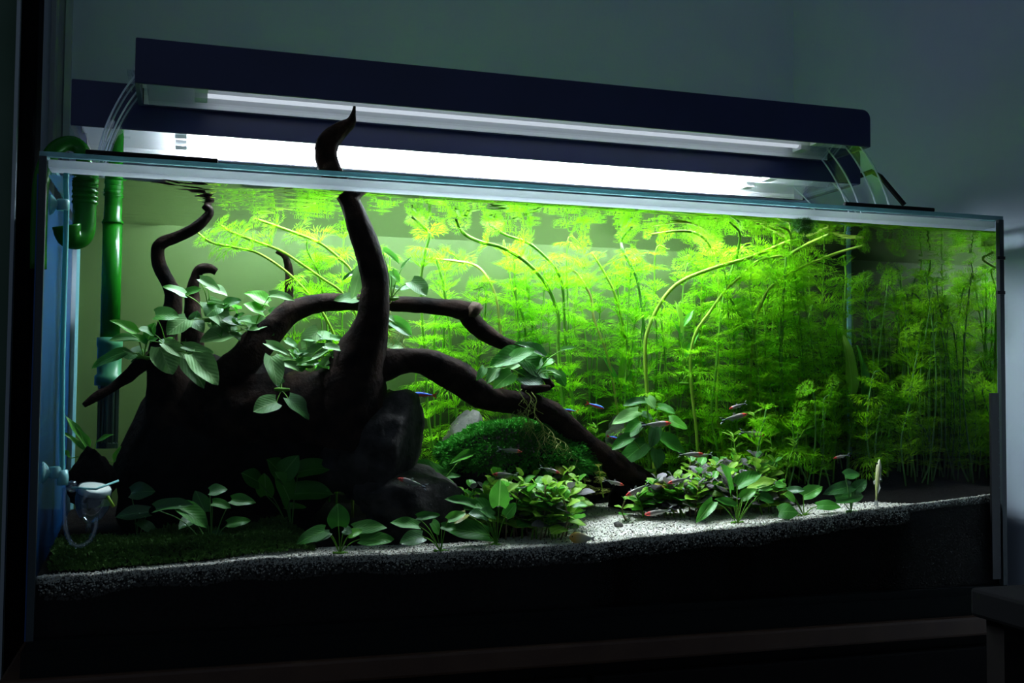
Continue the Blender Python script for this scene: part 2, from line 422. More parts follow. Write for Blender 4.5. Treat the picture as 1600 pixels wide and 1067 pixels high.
# water: one closed body; its top and ends mirror from within past the critical angle, as water does
def water_mats():
    mm, nt, out = mat('water_surface')
    tr = N(nt, 'ShaderNodeBsdfTransparent'); gl = N(nt, 'ShaderNodeBsdfGlossy', Roughness=0.0)
    lw = N(nt, 'ShaderNodeLayerWeight'); lw.inputs[0].default_value = 0.5
    fr = N(nt, 'ShaderNodeMapRange', interpolation_type='SMOOTHSTEP')
    fr.inputs['From Min'].default_value = 0.60; fr.inputs['From Max'].default_value = 0.74
    fr.inputs['To Min'].default_value = 0.02; fr.inputs['To Max'].default_value = 1.0
    nt.links.new(lw.outputs['Facing'], fr.inputs['Value'])
    tc = N(nt, 'ShaderNodeTexCoord')
    mp = N(nt, 'ShaderNodeMapping'); mp.inputs['Scale'].default_value = (1.0, 1.0, 1.0)
    nt.links.new(tc.outputs['Object'], mp.inputs[0])
    n1 = N(nt, 'ShaderNodeTexNoise', Scale=16.0, Detail=2.0); nt.links.new(mp.outputs[0], n1.inputs['Vector'])
    bp = N(nt, 'ShaderNodeBump', Strength=0.5, Distance=0.003); nt.links.new(n1.outputs[0], bp.inputs['Height'])
    nt.links.new(bp.outputs[0], gl.inputs['Normal'])
    mx = N(nt, 'ShaderNodeMixShader')
    nt.links.new(fr.outputs[0], mx.inputs[0]); nt.links.new(tr.outputs[0], mx.inputs[1]); nt.links.new(gl.outputs[0], mx.inputs[2])
    nt.links.new(mx.outputs[0], out.inputs[0])
    m2, nt, out = mat('water_end')
    tr = N(nt, 'ShaderNodeBsdfTransparent'); gl = N(nt, 'ShaderNodeBsdfGlossy', Roughness=0.0)
    lw = N(nt, 'ShaderNodeLayerWeight'); lw.inputs[0].default_value = 0.5
    fr = N(nt, 'ShaderNodeMapRange', interpolation_type='SMOOTHSTEP')
    fr.inputs['From Min'].default_value = 0.18; fr.inputs['From Max'].default_value = 0.30
    fr.inputs['To Min'].default_value = 0.02; fr.inputs['To Max'].default_value = 1.0
    nt.links.new(lw.outputs['Facing'], fr.inputs['Value'])
    mx = N(nt, 'ShaderNodeMixShader')
    nt.links.new(fr.outputs[0], mx.inputs[0]); nt.links.new(tr.outputs[0], mx.inputs[1]); nt.links.new(gl.outputs[0], mx.inputs[2])
    nt.links.new(mx.outputs[0], out.inputs[0])
    m3, nt, out = mat('water_side')
    tr = N(nt, 'ShaderNodeBsdfTransparent')
    nt.links.new(tr.outputs[0], out.inputs[0])
    return mm, m2, m3
wm = water_mats()
e = .0006
x0, x1, y0, y1 = e, W - e, G + e, D - e
b = MB()
nx, ny = 120, 36
vs = []
for j in range(ny + 1):
    for i in range(nx + 1):
        x = x0 + (x1 - x0) * i / nx; y = y0 + (y1 - y0) * j / ny
        near = math.exp(-((x - .12) / .16) ** 2)
        z = HW + .0011 * near * math.sin(y * 210 + 3 * math.sin(x * 30)) + .0004 * noise.noise(Vector((x * 22, y * 22, 0)))
        if j == 0: z += .0015 + .003 * max(0, math.sin(x * 34)) * math.exp(-((x - .08) / .07) ** 2)
        vs.append((x, y, z))
fs = [(j*(nx+1)+i, j*(nx+1)+i+1, (j+1)*(nx+1)+i+1, (j+1)*(nx+1)+i) for j in range(ny) for i in range(nx)]
b.add(vs, fs, 0)
def skirt(idx, mi, flip):
    top = [vs[k] for k in idx]; n = len(top)
    vv = top + [(a[0], a[1], .0006) for a in top]
    ff = [(i, n + i, n + i + 1, i + 1) if flip else (i, i + 1, n + i + 1, n + i) for i in range(n - 1)]
    b.add(vv, ff, mi)
skirt([i for i in range(nx + 1)], 2, True)
skirt([ny * (nx + 1) + i for i in range(nx + 1)], 2, False)
skirt([j * (nx + 1) for j in range(ny + 1)], 2, False)
skirt([j * (nx + 1) + nx for j in range(ny + 1)], 1, True)
b.add([(x0, y0, .0006), (x1, y0, .0006), (x1, y1, .0006), (x0, y1, .0006)], [(0, 3, 2, 1)], 2)
wo = b.build('water', list(wm), None, True)
tag(wo, 'clear water filling the glass aquarium up to the rim', 'water', kind='stuff')

# ------------------------------------------------------------------ substrate
_gx = [0, .12, .23, .36, .48, .59, .67, .845, 1.01, 1.18, 1.2]
_gz = [.0605, .0655, .0715, .071, .0712, .0735, .0795, .089, .1055, .1185, .120]
def ground(x, y):
    z = float(np.interp(x, _gx, _gz))
    return z + .10 * y + .0015 * noise.noise(Vector((x * 25, y * 25, 0)))
def sandmask(x, y):
    """1 where the white sand lies"""
    lim = float(np.interp(x, [0, .2, .25, .45, .55, .62, .80, .86, .95, 1.03, 1.06, 1.2], [.02, .024, .05, .05, .07, .20, .20, .10, .07, .04, .013, .013]))  # sand narrowed at the right end to stand in for dim light there
    return max(0.0, min(1.0, (lim - y) / .012))
def on_ground(px, py):
    d = ray(px, py); o = CAM
    for t in np.linspace(1.0 / 1650, 1.9 / 1650, 1800):
        p = o + d * t
        if p[1] > .01 and p[2] <= ground(p[0], p[1]): return Vector(p)
        if p[1] > D - .02: break
    p = Vector(p); p.y = min(p.y, D - .02); p.z = ground(p.x, p.y)
    return p
b = MB(); nx, ny = 150, 40
vs = []; ox0, ox1, oy0, oy1 = .001, W - .001, G + .0028, D - .001
for j in range(ny + 1):
    for i in range(nx + 1):
        x = ox0 + (ox1 - ox0) * i / nx; y = oy0 + (oy1 - oy0) * j / ny
        vs.append((x, y, ground(x, y) - .006 * sandmask(x, y) + .0012 * noise.noise(Vector((x * 300, y * 300, 3)))))
fs = [(j*(nx+1)+i, j*(nx+1)+i+1, (j+1)*(nx+1)+i+1, (j+1)*(nx+1)+i) for j in range(ny) for i in range(nx)]
b.add(vs, fs)
for idx, fl in (([i for i in range(nx + 1)], True), ([ny*(nx+1)+i for i in range(nx+1)], False), ([j*(nx+1) for j in range(ny+1)], False), ([j*(nx+1)+nx for j in range(ny+1)], True)):
    top = [vs[k] for k in idx]; n = len(top)
    b.add(top + [(a[0], a[1], .001) for a in top], [(i, n+i, n+i+1, i+1) if fl else (i, i+1, n+i+1, n+i) for i in range(n-1)])
tag(b.build('soil_bed', M['soil'], None, True), 'black planting soil filling the bottom of the aquarium', 'soil', kind='stuff')
# white sand layer with its grains
b = MB(); gi = {}
cells = []
for j in range(ny):
    for i in range(nx):
        x = ox0 + (ox1 - ox0) * (i + .5) / nx; y = oy0 + (oy1 - oy0) * (j + .5) / ny
        if sandmask(x, y) > .05: cells.append((i, j))
def sv(i, j, top):
    k = (i, j, top)
    if k not in gi:
        x = ox0 + (ox1 - ox0) * i / nx; y = oy0 + (oy1 - oy0) * j / ny
        if j == 0: y -= .0004
        s = sandmask(x, y)
        gi[k] = len(b.v)
        b.v.append((x, y, ground(x, y) + .0005 * s - (0 if top else (.0062 + .0015 * noise.noise(Vector((x * 60, y * 60, 1)))) * s + .001)))
    return gi[k]
cs = set(cells)
for i, j in cells:
    b.f.append((sv(i,j,1), sv(i+1,j,1), sv(i+1,j+1,1), sv(i,j+1,1)))
    b.f.append((sv(i,j,0), sv(i,j+1,0), sv(i+1,j+1,0), sv(i+1,j,0)))
    for (di, dj), (a, c) in {(0,-1): ((i,j),(i+1,j)), (0,1): ((i+1,j+1),(i,j+1)), (-1,0): ((i,j+1),(i,j)), (1,0): ((i+1,j),(i+1,j+1))}.items():
        if (i+di, j+dj) not in cs:
            b.f.append((sv(*a,1), sv(*a,0), sv(*c,0), sv(*c,1)))
b.m = [0] * len(b.f)
sb = b.build('sand_bed', M['sand'], None, True)
tag(sb, 'white sand spread over the soil along the front glass', 'sand', kind='stuff')
nr = np.random.default_rng(3)
def grains(name, count, mats, parent, rmin, rmax, front=0.5):
    oc = np.array([(1,0,0),(-1,0,0),(0,1,0),(0,-1,0),(0,0,1),(0,0,-1)], float)
    of = [(0,2,4),(2,1,4),(1,3,4),(3,0,4),(2,0,5),(1,2,5),(3,1,5),(0,3,5)]
    V, Fc, MI = [], [], []
    n = 0
    while n < count:
        x = nr.uniform(.004, 1.195)
        if nr.random() < front:
            y = G + .0019; s = sandmask(x, y)
            if s < .3: continue
            dep = .02 + nr.random() ** 1.9; z = ground(x, y) + .0005 - dep * .021 * s * (1 + .35 * noise.noise(Vector((x * 14, 0, 0))))
        else:
            y = G + .002 + nr.random() ** 1.4 * .19; s = sandmask(x, y)
            if s < .2: continue
            z = ground(x, y) + .0006; dep = 0
        r = nr.uniform(rmin, rmax)
        Q, _ = np.linalg.qr(nr.normal(size=(3, 3)))
        vv = (oc * nr.uniform(.7, 1.2, (6, 1))) @ Q * r + (x, y, z)
        base = len(V)
        V.extend(map(tuple, vv)); Fc.extend([tuple(base + k for k in f) for f in of])
        pd = min(.97, .12 + (.12 if dep else 0) + .8 * dep)  # more dark grains lower down: soil mixed in, missing light put into colour
        MI.extend([int(nr.choice(len(mats), p=[(1 - pd) * .66, (1 - pd) * .34, pd]))] * 8)
        n += 1
    me = mesh_from(name, V, Fc, False)
    for q in mats: me.materials.append(q)
    me.polygons.foreach_set('material_index', MI)
    o = new_obj(name, me, parent)
    o['kind'] = 'stuff'
    return o
M['grain_w'] = plain('white_grain', (0.62, 0.60, 0.54), 0.6, 0.3, trans=0.25)
M['grain_t'] = plain('tan_grain', (0.42, 0.38, 0.30), 0.7, 0.3)
M['grain_d'] = plain('dark_grain', (0.05, 0.045, 0.04), 0.8, 0.3)
grains('sand_grains', 26000, [M['grain_w'], M['grain_t'], M['grain_d']], sb, .0007, .0016)

# ------------------------------------------------------------------ lamps
def fixture(name, x0, x1, yf, yb, z, h, lit, tx0, tx1, label, feet):
    L = thing(name, ((x0 + x1) / 2, (yf + yb) / 2, H + .004), label, 'lamp')
    def rr(a, c, d, e2, r=.012):
        out = []
        for cx, cz, s0, rr_ in ((c - r, e2 - r, 0, r), (a + .0015, e2 - .0015, 90, .0015)):
            for k in range(6):
                t = R(s0 + 18 * k); out.append((cx + rr_ * math.cos(t), cz + rr_ * math.sin(t)))
        return [(a, d), (c, d)] + out
    # front and back faces as plates with rounded upper corners; a flat top joins them
    fr_h = h
    b = MB()
    b.prism(rr(x0, x1, z, z + fr_h), 'y', yf, yf + .004); bevel(b.build('front_panel', M['housing'], L), .001)
    b = MB(); b.prism(rr(x0, x1, z, z + fr_h), 'y', yb - .004, yb); b.build('back_panel', M['housing'], L)
    b = MB(); b.box(x0 + .004, x1 - .004, yf + .004, yb - .004, z + fr_h - .010, z + fr_h - .001); b.build('top_panel', M['housing'], L)
    for xe in (x0, x1 - .005):
        b = MB(); b.box(xe, xe + .005, yf + .004, yb - .004, z, z + fr_h - .012); ec = b.build('end_cap', M['housing'], L)
        b = MB(); b.box(xe - .002 if xe == x0 else xe + .005, xe if xe == x0 else xe + .007, yf + .02, yf + .03, z + fr_h * .38, z + fr_h * .46); b.build('latch', M['socket'], ec)
    # white reflector: a shallow double trough
    prof = []
    for k in range(13):
        t = k / 12
        y = yf + .006 + (yb - yf - .012) * t
        zz = z + .008 + .024 * math.sqrt(max(0, abs(math.sin(2 * math.pi * t))))
        prof.append((y, zz))
    prof2 = [(y, zz + .002) for y, zz in reversed(prof)]
    b = MB(); b.prism(prof + prof2, 'x', x0 + .006, x1 - .006)
    for ya, yb_ in ((yf + .0042, yf + .006), (yb - .006, yb - .0042)): b.box(x0 + .006, x1 - .006, ya, yb_, z + .0008, z + .03)
    b.build('reflector', M['reflector'], L)
    for yy in (yf + (yb - yf) * .24, yf + (yb - yf) * .68):
        b = MB(); b.tube([(tx0, yy, z + .015), (tx1, yy, z + .015)], .0075, 14); tb_ = b.build('tube', M['tube_on'] if lit else M['tube_added_glow'], L, True)
        for xs in (tx0, tx1):
            b = MB(); b.box(xs - .014 if xs == tx0 else xs, xs if xs == tx0 else xs + .014, yy - .011, yy + .011, z + .004, z + .027); b.build('socket', M['socket'], tb_)
    b = MB(); b.box(x0 + .012, x1 - .012, yf + .005, yb - .005, z + .0005, z + .003); b.build('clear_cover', M['acrylic'], L)
    # bent clear legs: sheets curving outwards and down to the rim
    for (xa, xb, ysets) in feet:
        for (ya, yb2) in ysets:
            path = spline([(xa, z + .012), (xa + (xb - xa) * .38, z - .012), (xa + (xb - xa) * .75, z - .045), (xb, H + .009)], 14)
            th = .003
            out = []
            for i, pnt in enumerate(path):
                t = np.array(path[min(i+1, 13)]) - np.array(path[max(i-1, 0)]); t = t / np.linalg.norm(t)
                out.append((pnt[0] - t[1] * th, pnt[1] + t[0] * th))
            b = MB(); b.prism([tuple(q) for q in path] + out[::-1], 'y', ya, yb2); lg = b.build('leg', M['acrylic_leg'], L)
            for ye in (ya, yb2):
                b = MB(); b.tube([(q[0], ye, q[1]) for q in path], .0011, 6); b.build('edge_glow_line', M['edge_glow'], lg, True)
            b = MB(); b.box(xa - .010, xa + .010, ya, yb2, z + .011, z + .015); b.build('leg_flange', M['acrylic_leg'], lg)
    return L
ZF = 0.588
fa = fixture('aquarium_lamp',   .010, 1.0685, .125, .272, ZF - .0305, .054, True, at(292, 215, .16).x, at(1196, 284, .16).x,
        'long black rear lamp with lit white tubes over the middle of the tank', [(.06, .03, [(.14, .225)]), (1.02, 1.095, [(.14, .225)])])
fb = fixture('aquarium_lamp', .0835, 1.011, .022, .119, ZF - .003, .050, False, .16, .94,
        'black front lamp with added tube glow, on curved clear legs above the front rim', [(at(214, 130, .03).x, at(152, 232, .03).x, [(.026, .052), (.088, .114)]), (at(1330, 238, .03).x, at(1388, 322, .03).x, [(.026, .052), (.088, .114)])])
# black rubber runners under the lamp legs, lying on the rims
for L, xs, ys in ((fb, (at(133, 235, 0).x, at(341, 243, 0).x), (.001, .007)), (fb, (at(1322, 317, 0).x, at(1462, 328, 0).x), (.001, .007)),
                  (fa, (.0, .17), (.341, .350)), (fa, (1.03, 1.18), (.341, .350))):
    b = MB(); b.box(xs[0], xs[1], ys[0], ys[1], H + .0042, H + .0095); bevel(b.build('foot', M['rubber'], L), .0015)
for L, y_f, xs in ((fb, (.001, .118), (at(152, 232, .03).x - .002, at(152, 232, .03).x + .004)), (fb, (.001, .118), (at(1388, 322, .03).x - .003, at(1388, 322, .03).x + .003)), (fa, (.13, .350), (.026, .034)), (fa, (.13, .350), (1.090, 1.099))):
    b = MB(); b.box(xs[0], xs[1], y_f[0], y_f[1], H + .0045, H + .009); b.build('foot', M['acrylic_leg'], L)
b = MB()
pp = [Vector((1.064, .19, ZF - .022)), at(1362, 268, .18), at(1376, 276, .18), at(1396, 300, .17), at(1413, 320, .16)]
b.tube(pp, .004, 6); b.build('leg', M['rubber'], fa)['label'] = 'black support strut'

# ------------------------------------------------------------------ driftwood
def limb(parent, name, rows, Yoff=0, n=44, sides=14, rough=.22, seed=0., m=None, cap=True, wet=True):
    """rows: (px, py, Y, radius_px)"""
    pts, rad = [], []
    for x, y, Y, r in spline(rows, n):
        p = at(x, y, Y + Yoff)
        pts.append(p); rad.append(max(r, 1.0) * mpp(p))
    b = MB(); b.tube(pts, rad, sides, cap, rough=rough, ridge=.16, seed=seed)
    return b.build(name, m or M['wood'], parent, True)
dw = thing('driftwood', on_ground(560, 830), 'large dark driftwood with one limb rising out of the water and arching roots', 'driftwood')
limb(dw, 'trunk', [(554,166,.046,2), (552,178,.046,4), (547,192,.048,9), (530,205,.05,14), (513,222,.05,17), (509,242,.05,17), (516,266,.05,17), (534,292,.05,16), (547,315,.05,16), (558,345,.05,19), (573,390,.052,20.5), (586,440,.055,21), (584,490,.06,24), (574,530,.075,31), (558,575,.09,45), (545,625,.10,55), (535,690,.11,60)], n=90, sides=20, seed=1.1, rough=.10)
limb(dw, 'branch', [(520,610,.10,34), (560,580,.10,36), (605,568,.10,25), (645,563,.10,20), (685,574,.10,24), (720,592,.105,25), (752,617,.11,21), (790,628,.115,18), (830,634,.12,19), (868,650,.125,17), (905,684,.135,17), (940,710,.145,18), (975,738,.15,22), (1010,760,.155,22)], n=70, sides=18, seed=2.3, rough=.14)
limb(dw, 'branch', [(300,640,.15,40), (345,592,.14,26), (385,560,.135,26), (420,520,.14,22), (452,490,.145,18), (492,476,.15,14.5), (540,472,.155,13.5), (590,473,.155,13), (640,476,.15,12.5), (690,480,.145,13), (722,485,.14,15), (738,492,.14,16)], n=60, sides=16, seed=3.7, rough=.14)
cut = limb(dw, 'branch_stub', [(733,480,.137,12), (741,485,.135,15.5), (748,490,.133,13)], n=12, sides=14, seed=4., m=M['wood_cut'])
cut['label'] = 'paler broken branch end'
limb(dw, 'branch', [(728,490,.14,15), (748,512,.14,14), (772,530,.138,12), (795,539,.135,11), (815,548,.132,9), (845,580,.127,7), (862,606,.125,6)], n=36, seed=5.2)
limb(dw, 'branch_stub', [(815,610,.118,10), (840,607,.113,8), (860,606,.11,4)], n=14, seed=5.9)
limb(dw, 'branch', [(432,392,.22,4), (446,402,.22,5), (452,425,.22,6.5), (452,455,.21,7), (452,500,.19,8)], n=26, sides=10, seed=6.1)
limb(dw, 'branch', [(545,640,.11,58), (480,640,.12,55), (410,640,.13,50), (340,650,.15,50)], n=30, sides=18, seed=6.6)
dl = thing('driftwood', on_ground(290, 845), 'thin twisted driftwood branch reaching the surface behind the left leaves', 'driftwood')
limb(dl, 'branch', [(320,321,.152,6), (328,331,.150,6.5), (318,345,.15,7.5), (300,359,.15,8.5), (275,371,.15,9), (255,378,.15,9.5), (246,388,.15,10), (247,408,.15,10.5), (256,430,.15,11), (268,452,.15,12.5), (270,475,.15,14.5), (264,500,.15,16), (256,540,.15,22), (262,600,.15,34), (280,700,.15,45)], n=70, sides=16, seed=7.3, rough=.13)
limb(dl, 'branch_stub', [(338,425,.17,5.5), (328,420,.17,7), (313,421,.17,8), (305,434,.17,8.5), (301,460,.168,10), (302,500,.165,14), (300,560,.16,20)], n=34, seed=8.1)
limb(dl, 'branch_stub', [(131,633,.11,4), (150,620,.115,6.5), (175,606,.12,7.5), (200,588,.125,10), (228,566,.13,14), (262,560,.14,18)], n=26, seed=9.4)

# ------------------------------------------------------------------ rocks
def rock(px, py, rx, ry, Y, dy, label, m, seed, tilt=0., top=0.0, rough=.35, name='rock', sub=4):
    import bmesh
    c = at(px, py, Y); s = mpp(c)
    bm = bmesh.new(); bmesh.ops.create_icosphere(bm, subdivisions=sub, radius=1)
    for v in bm.verts:
        q = v.co * 1.5 + Vector((seed, seed * 3, 0))
        k = 1 + rough * noise.noise(q) + rough * .5 * noise.noise(q * 2.3) + rough * .22 * noise.noise(q * 5.5) + rough * .12 * noise.noise(q * 12)
        # facet: clip by a few seeded planes
        co = v.co * k
        for a in range(5):
            nrm = Vector((math.sin(seed * 7 + a * 2.1), math.cos(seed * 5 + a * 1.7), math.sin(a * 1.3 + seed))).normalized()
            dd = co.dot(nrm) - .78
            if dd > 0: co -= nrm * dd * .8
        taper = 1 - top * max(0, co.z)
        v.co = Vector((co.x * rx * s * taper, co.y * dy * taper, co.z * ry * s))
    bmesh.ops.rotate(bm, verts=bm.verts, cent=(0, 0, 0), matrix=Matrix.Rotation(R(tilt), 3, 'Y'))
    for v in bm.verts:
        w = v.co + c
        w.y = min(max(w.y, G + .004), D - .004); w.x = max(w.x, .006)
        v.co = w - c
    me = bpy.data.meshes.new(name); bm.to_mesh(me); bm.free()
    me.polygons.foreach_set('use_smooth', [True] * len(me.polygons))
    o = new_obj(name, me, None, m); o.location = c
    return tag(o, label, 'rock')
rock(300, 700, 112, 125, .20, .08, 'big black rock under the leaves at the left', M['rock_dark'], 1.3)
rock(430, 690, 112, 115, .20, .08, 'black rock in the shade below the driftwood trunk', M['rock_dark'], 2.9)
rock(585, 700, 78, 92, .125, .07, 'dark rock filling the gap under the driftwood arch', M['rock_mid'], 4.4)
rock(640, 785, 85, 58, .095, .05, 'low black rock behind the small front plants', M['rock_mid'], 5.2)
rock(722, 690, 24, 52, .22, .03, 'grey upright stone left of the moss mound', M['rock_grey'], 6.6, 28)
rock(972, 690, 26, 40, .22, .03, 'dark stone behind the broad-leaved plant on the right', M['rock_grey'], 7.1)
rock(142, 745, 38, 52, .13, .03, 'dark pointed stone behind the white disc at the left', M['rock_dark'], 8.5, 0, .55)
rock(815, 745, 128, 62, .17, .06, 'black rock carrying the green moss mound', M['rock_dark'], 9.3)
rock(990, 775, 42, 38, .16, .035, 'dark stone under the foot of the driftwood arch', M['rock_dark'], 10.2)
for px, py, r, lb in ((966, 823, 8, 'small brown pebble on the white sand'), (1080, 806, 9, 'grey pebble lying at the edge of the right bush')):
    g = on_ground(px, py)
    rock(px, py - 3, r, r * .75, g.y, r * mpp(g), lb, M['rock_grey'], px * .01, sub=2, name='pebble')

# ------------------------------------------------------------------ leaves
def leaf_mesh(name, kind, seed, curl=.18, fold=.10, wave=.03):
    r = random.Random(seed); nyy, nxx = 9, 4
    vs, fs = [], []
    for j in range(nyy + 1):
        t = j / nyy
        if kind == 'heart':   w = 1.04 * math.sin(math.pi * min(1, t * .87 + .13) ** .88) ** .72
        elif kind == 'lance': w = math.sin(math.pi * (t * .96 + .04)) ** .85 * (1 - .25 * t)
        elif kind == 'round': w = math.sqrt(max(0, 1 - (2 * t - 1) ** 2)) * .98 + .02
        else: w = math.sin(math.pi * (t * .93 + .07) ** .9)
        if j == nyy: w = .015
        for i in range(nxx + 1):
            u = i / nxx * 2 - 1
            x = u * .5 * w
            back = -.10 * abs(u) ** 2 * (1 - t) ** 3 if kind == 'heart' else 0
            z = -curl * t * t - (-fold) * abs(u) * w + wave * math.sin(t * 9 + seed + u * 2) * abs(u)
            vs.append((x + .05 * math.sin(t * 3 + seed) * t, t + back, z))
    for j in range(nyy):
        for i in range(nxx):
            a = j * (nxx + 1) + i
            fs.append((a, a + 1, a + nxx + 2, a + nxx + 1))
    me = mesh_from(name, vs, fs)
    return me
_leafcache = {}
def leaf_data(kind, matkey):
    k = rng.randrange(4)
    key = (kind, matkey, k)
    if key not in _leafcache:
        me = leaf_mesh('leaf', kind, k * 1.7 + 1, curl=[.10, .2, .3, .16][k], fold=[.08, .14, .05, .11][k])
        me.materials.append(M[matkey])
        _leafcache[key] = me
    return _leafcache[key]
def put_leaf(parent, base, tip, width, matkey='leaf_a', kind='heart', face=None, name='leaf'):
    d = tip - base; L = d.length
    if L < 1e-5: return
    d = d / L
    n = face if face is not None else Vector((rng.uniform(-.35, .35), rng.uniform(-.95, -.6), .62))
    n = (n - d * n.dot(d))
    if n.length < .05: n = d.orthogonal()
    n.normalize(); s = d.cross(n).normalized()
    o = bpy.data.objects.new(name, leaf_data(kind, matkey)); COL.objects.link(o)
    mw = Matrix.Identity(4)
    for i in range(3):
        mw[i][0], mw[i][1], mw[i][2], mw[i][3] = s[i] * width, d[i] * L, n[i] * L, base[i]
    o.parent = parent
    o.matrix_parent_inverse = Matrix.Identity(4)
    o.matrix_basis = parent.matrix_world.inverted() @ mw
    return o
def inside(p):
    p.x = min(max(p.x, .004), W - .004); p.y = min(max(p.y, G + .003), D - .004); p.z = min(p.z, HW - .004)
    return p
def leaf_plant(name, crown, Y, leaves, label, cat='plant', group=None, stem_m='stem_g', kind='heart', stem_px=1.6, ground_crown=False, roots=None, face=None, extra=0, spread=40):
    """crown: pixel of the rhizome; leaves: (base px, py, tip px, py, width px, material, dY base, dY tip)"""
    c = on_ground(*crown) if ground_crown else at(crown[0], crown[1], Y)
    if ground_crown: Y = c.y
    P = thing(name, c, label, cat, group)
    b = MB()
    for lf in leaves:
        bx, by, tx, ty, wpx = lf[:5]
        mk = lf[5] if len(lf) > 5 else 'leaf_a'
        d0 = lf[6] if len(lf) > 6 else rng.uniform(-.012, .012)
        d1 = lf[7] if len(lf) > 7 else d0 - rng.uniform(.004, .018)
        p = inside(at(bx, by, Y + d0)); q = inside(at(tx, ty, Y + d1))
        put_leaf(P, p, q, wpx * mpp(p) * 1.2, mk, kind, face)
        mid = (c + p) / 2 + Vector((0, 0, .25 * (p - c).length)) * (.5 if p.z > c.z else .2)
        path = spline([tuple(c), tuple(mid), tuple(p)], 7)
        b.tube([inside(Vector(x)) for x in path], stem_px * .5 * mpp(p), 5, False)
    for k in range(extra):
        a = rng.uniform(-math.pi, math.pi); ln = rng.uniform(14, 30)
        ox, oy = crown[0] + rng.uniform(-spread, spread), crown[1] + rng.uniform(-spread * .6, spread * .35)
        p = inside(at(ox, oy, Y + rng.uniform(-.01, .03))); q = inside(at(ox + ln * math.cos(a), oy + ln * math.sin(a) * .6 - 3, Y + rng.uniform(-.02, .03)))
        put_leaf(P, p, q, ln * .68 * mpp(p), rng.choice(['leaf_a', 'leaf_a', 'leaf_dark', 'leaf_bright', 'leaf_pale']), kind)
        b.tube([c, c.lerp(p, .5) + Vector((0, 0, .004)), p], stem_px * .5 * mpp(p), 4, False)
    # creeping rhizome
    rz = [c + Vector((dx, rng.uniform(-.002, .002), rng.uniform(-.001, .002))) for dx in (-.008, -.003, .003, .009)]
    b.tube(rz, [.0018, .0026, .0026, .0016], 6)
    b.build('stems', M[stem_m], P, True)
    if roots:
        rb = MB()
        for (x0, y0, x1, y1) in roots:
            a, z = at(x0, y0, Y), at(x1, y1, Y - .004)
            pts = [a.lerp(z, t) + Vector((.004 * math.sin(t * 9 + x0), .003 * math.cos(t * 7 + x1), .003 * math.sin(t * 5 + y1))) * (t > 0) for t in np.linspace(0, 1, 12)]
            rb.tube(pts, [.0007 * (1 - .7 * t) for t in np.linspace(0, 1, 12)], 5)
            for h in range(10):
                q = pts[2 + h]
                rb.tube([q, q + Vector((rng.uniform(-.008, .008), rng.uniform(-.004, .004), -.008)), q + Vector((rng.uniform(-.014, .014), rng.uniform(-.005, .005), -.016))], [.0004, .0003, .0002], 4)
        rb.build('roots', M['root'], P, True)
    return P
PL, BR, DK, AN, YE = 'leaf_pale', 'leaf_bright', 'leaf_dark', 'leaf_a', 'leaf_yellow'
leaf_plant('anubias', (262, 548), .11, [(250,542,270,584,36,PL), (256,536,296,557,20,PL), (287,541,334,549,14,PL), (287,556,321,602,28,PL), (300,553,344,597,34,PL), (243,493,279,491,26,AN), (293,499,260,520,30,PL), (238,520,222,510,15,AN)],
           'broad pale-leaved plant drooping over the left driftwood, leaf tips pointing down', extra=5, spread=30)
leaf_plant('anubias', (225, 560), .12, [(213,522,178,497,16,BR), (228,538,210,520,13,BR), (195,550,141,566,18,AN), (222,545,200,560,16,DK), (215,530,172,528,14,AN), (232,530,240,505,16,AN)],
           'green plant with spreading leaves at the far left of the driftwood', extra=5, spread=26)
leaf_plant('anubias', (330, 500), .13, [(289,460,262,443,15,BR), (312,436,345,450,15,PL), (325,447,354,453,17,PL), (290,460,313,449,15,AN), (322,472,363,512,32,PL), (358,522,314,527,28,PL), (340,480,322,492,24,AN), (350,475,376,468,16,DK), (345,505,372,505,16,AN), (300,500,318,512,20,AN)],
           'pale-leaved plant clustered round the short hooked driftwood stub', extra=12, spread=42)
leaf_plant('anubias', (395, 520), .135, [(418,474,386,453,24,BR), (422,462,460,465,15,PL), (411,488,382,473,17,BR), (422,490,441,483,15,AN), (386,510,426,500,25,PL), (359,519,396,533,15,PL), (400,505,372,496,16,AN), (405,515,428,522,15,DK)],
           'bright green plant behind the left driftwood arch', extra=10, spread=34)
leaf_plant('anubias', (478, 572), .095, [(416,537,453,551,14,PL), (447,531,465,542,12,AN), (498,516,471,542,25,PL), (479,529,538,526,17,AN), (512,545,462,564,21,PL), (540,547,494,569,15,PL), (508,541,538,546,11,PL), (439,564,471,576,15,PL), (465,567,496,560,13,BR), (518,530,500,516,18,AN), (520,556,545,545,12,AN)],
           'glossy plant with long pale leaves leaning on the driftwood trunk', extra=7, spread=34)
leaf_plant('anubias', (440, 610), .09, [(424,557,435,600,27,PL), (432,628,397,640,28,PL), (450,622,486,650,28,DK), (440,600,425,585,16,DK)],
           'few-leaved shaded plant below the arch, one folded pale leaf')
leaf_plant('anubias', (612, 466), .10, [(598,392,624,407,11,BR), (628,419,641,401,5,PL), (642,440,668,458,28,PL), (605,428,617,449,15,PL), (606,447,626,450,10,PL), (612,423,625,441,11,BR), (563,420,553,462,17,PL), (562,421,536,431,7,DK), (557,466,526,463,17,PL), (626,452,640,446,10,AN)],
           'small plant perched where the back branch passes the upright trunk', roots=[(606,470,606,500), (612,470,600,515), (600,478,560,500)])
leaf_plant('anubias', (606, 510), .10, [(612,502,645,522,21,BR), (600,493,617,500,11,PL), (603,536,637,543,15,PL)], 'three-leaved plant in the fork right of the trunk', roots=[(606,505,640,545), (604,505,610,530)])
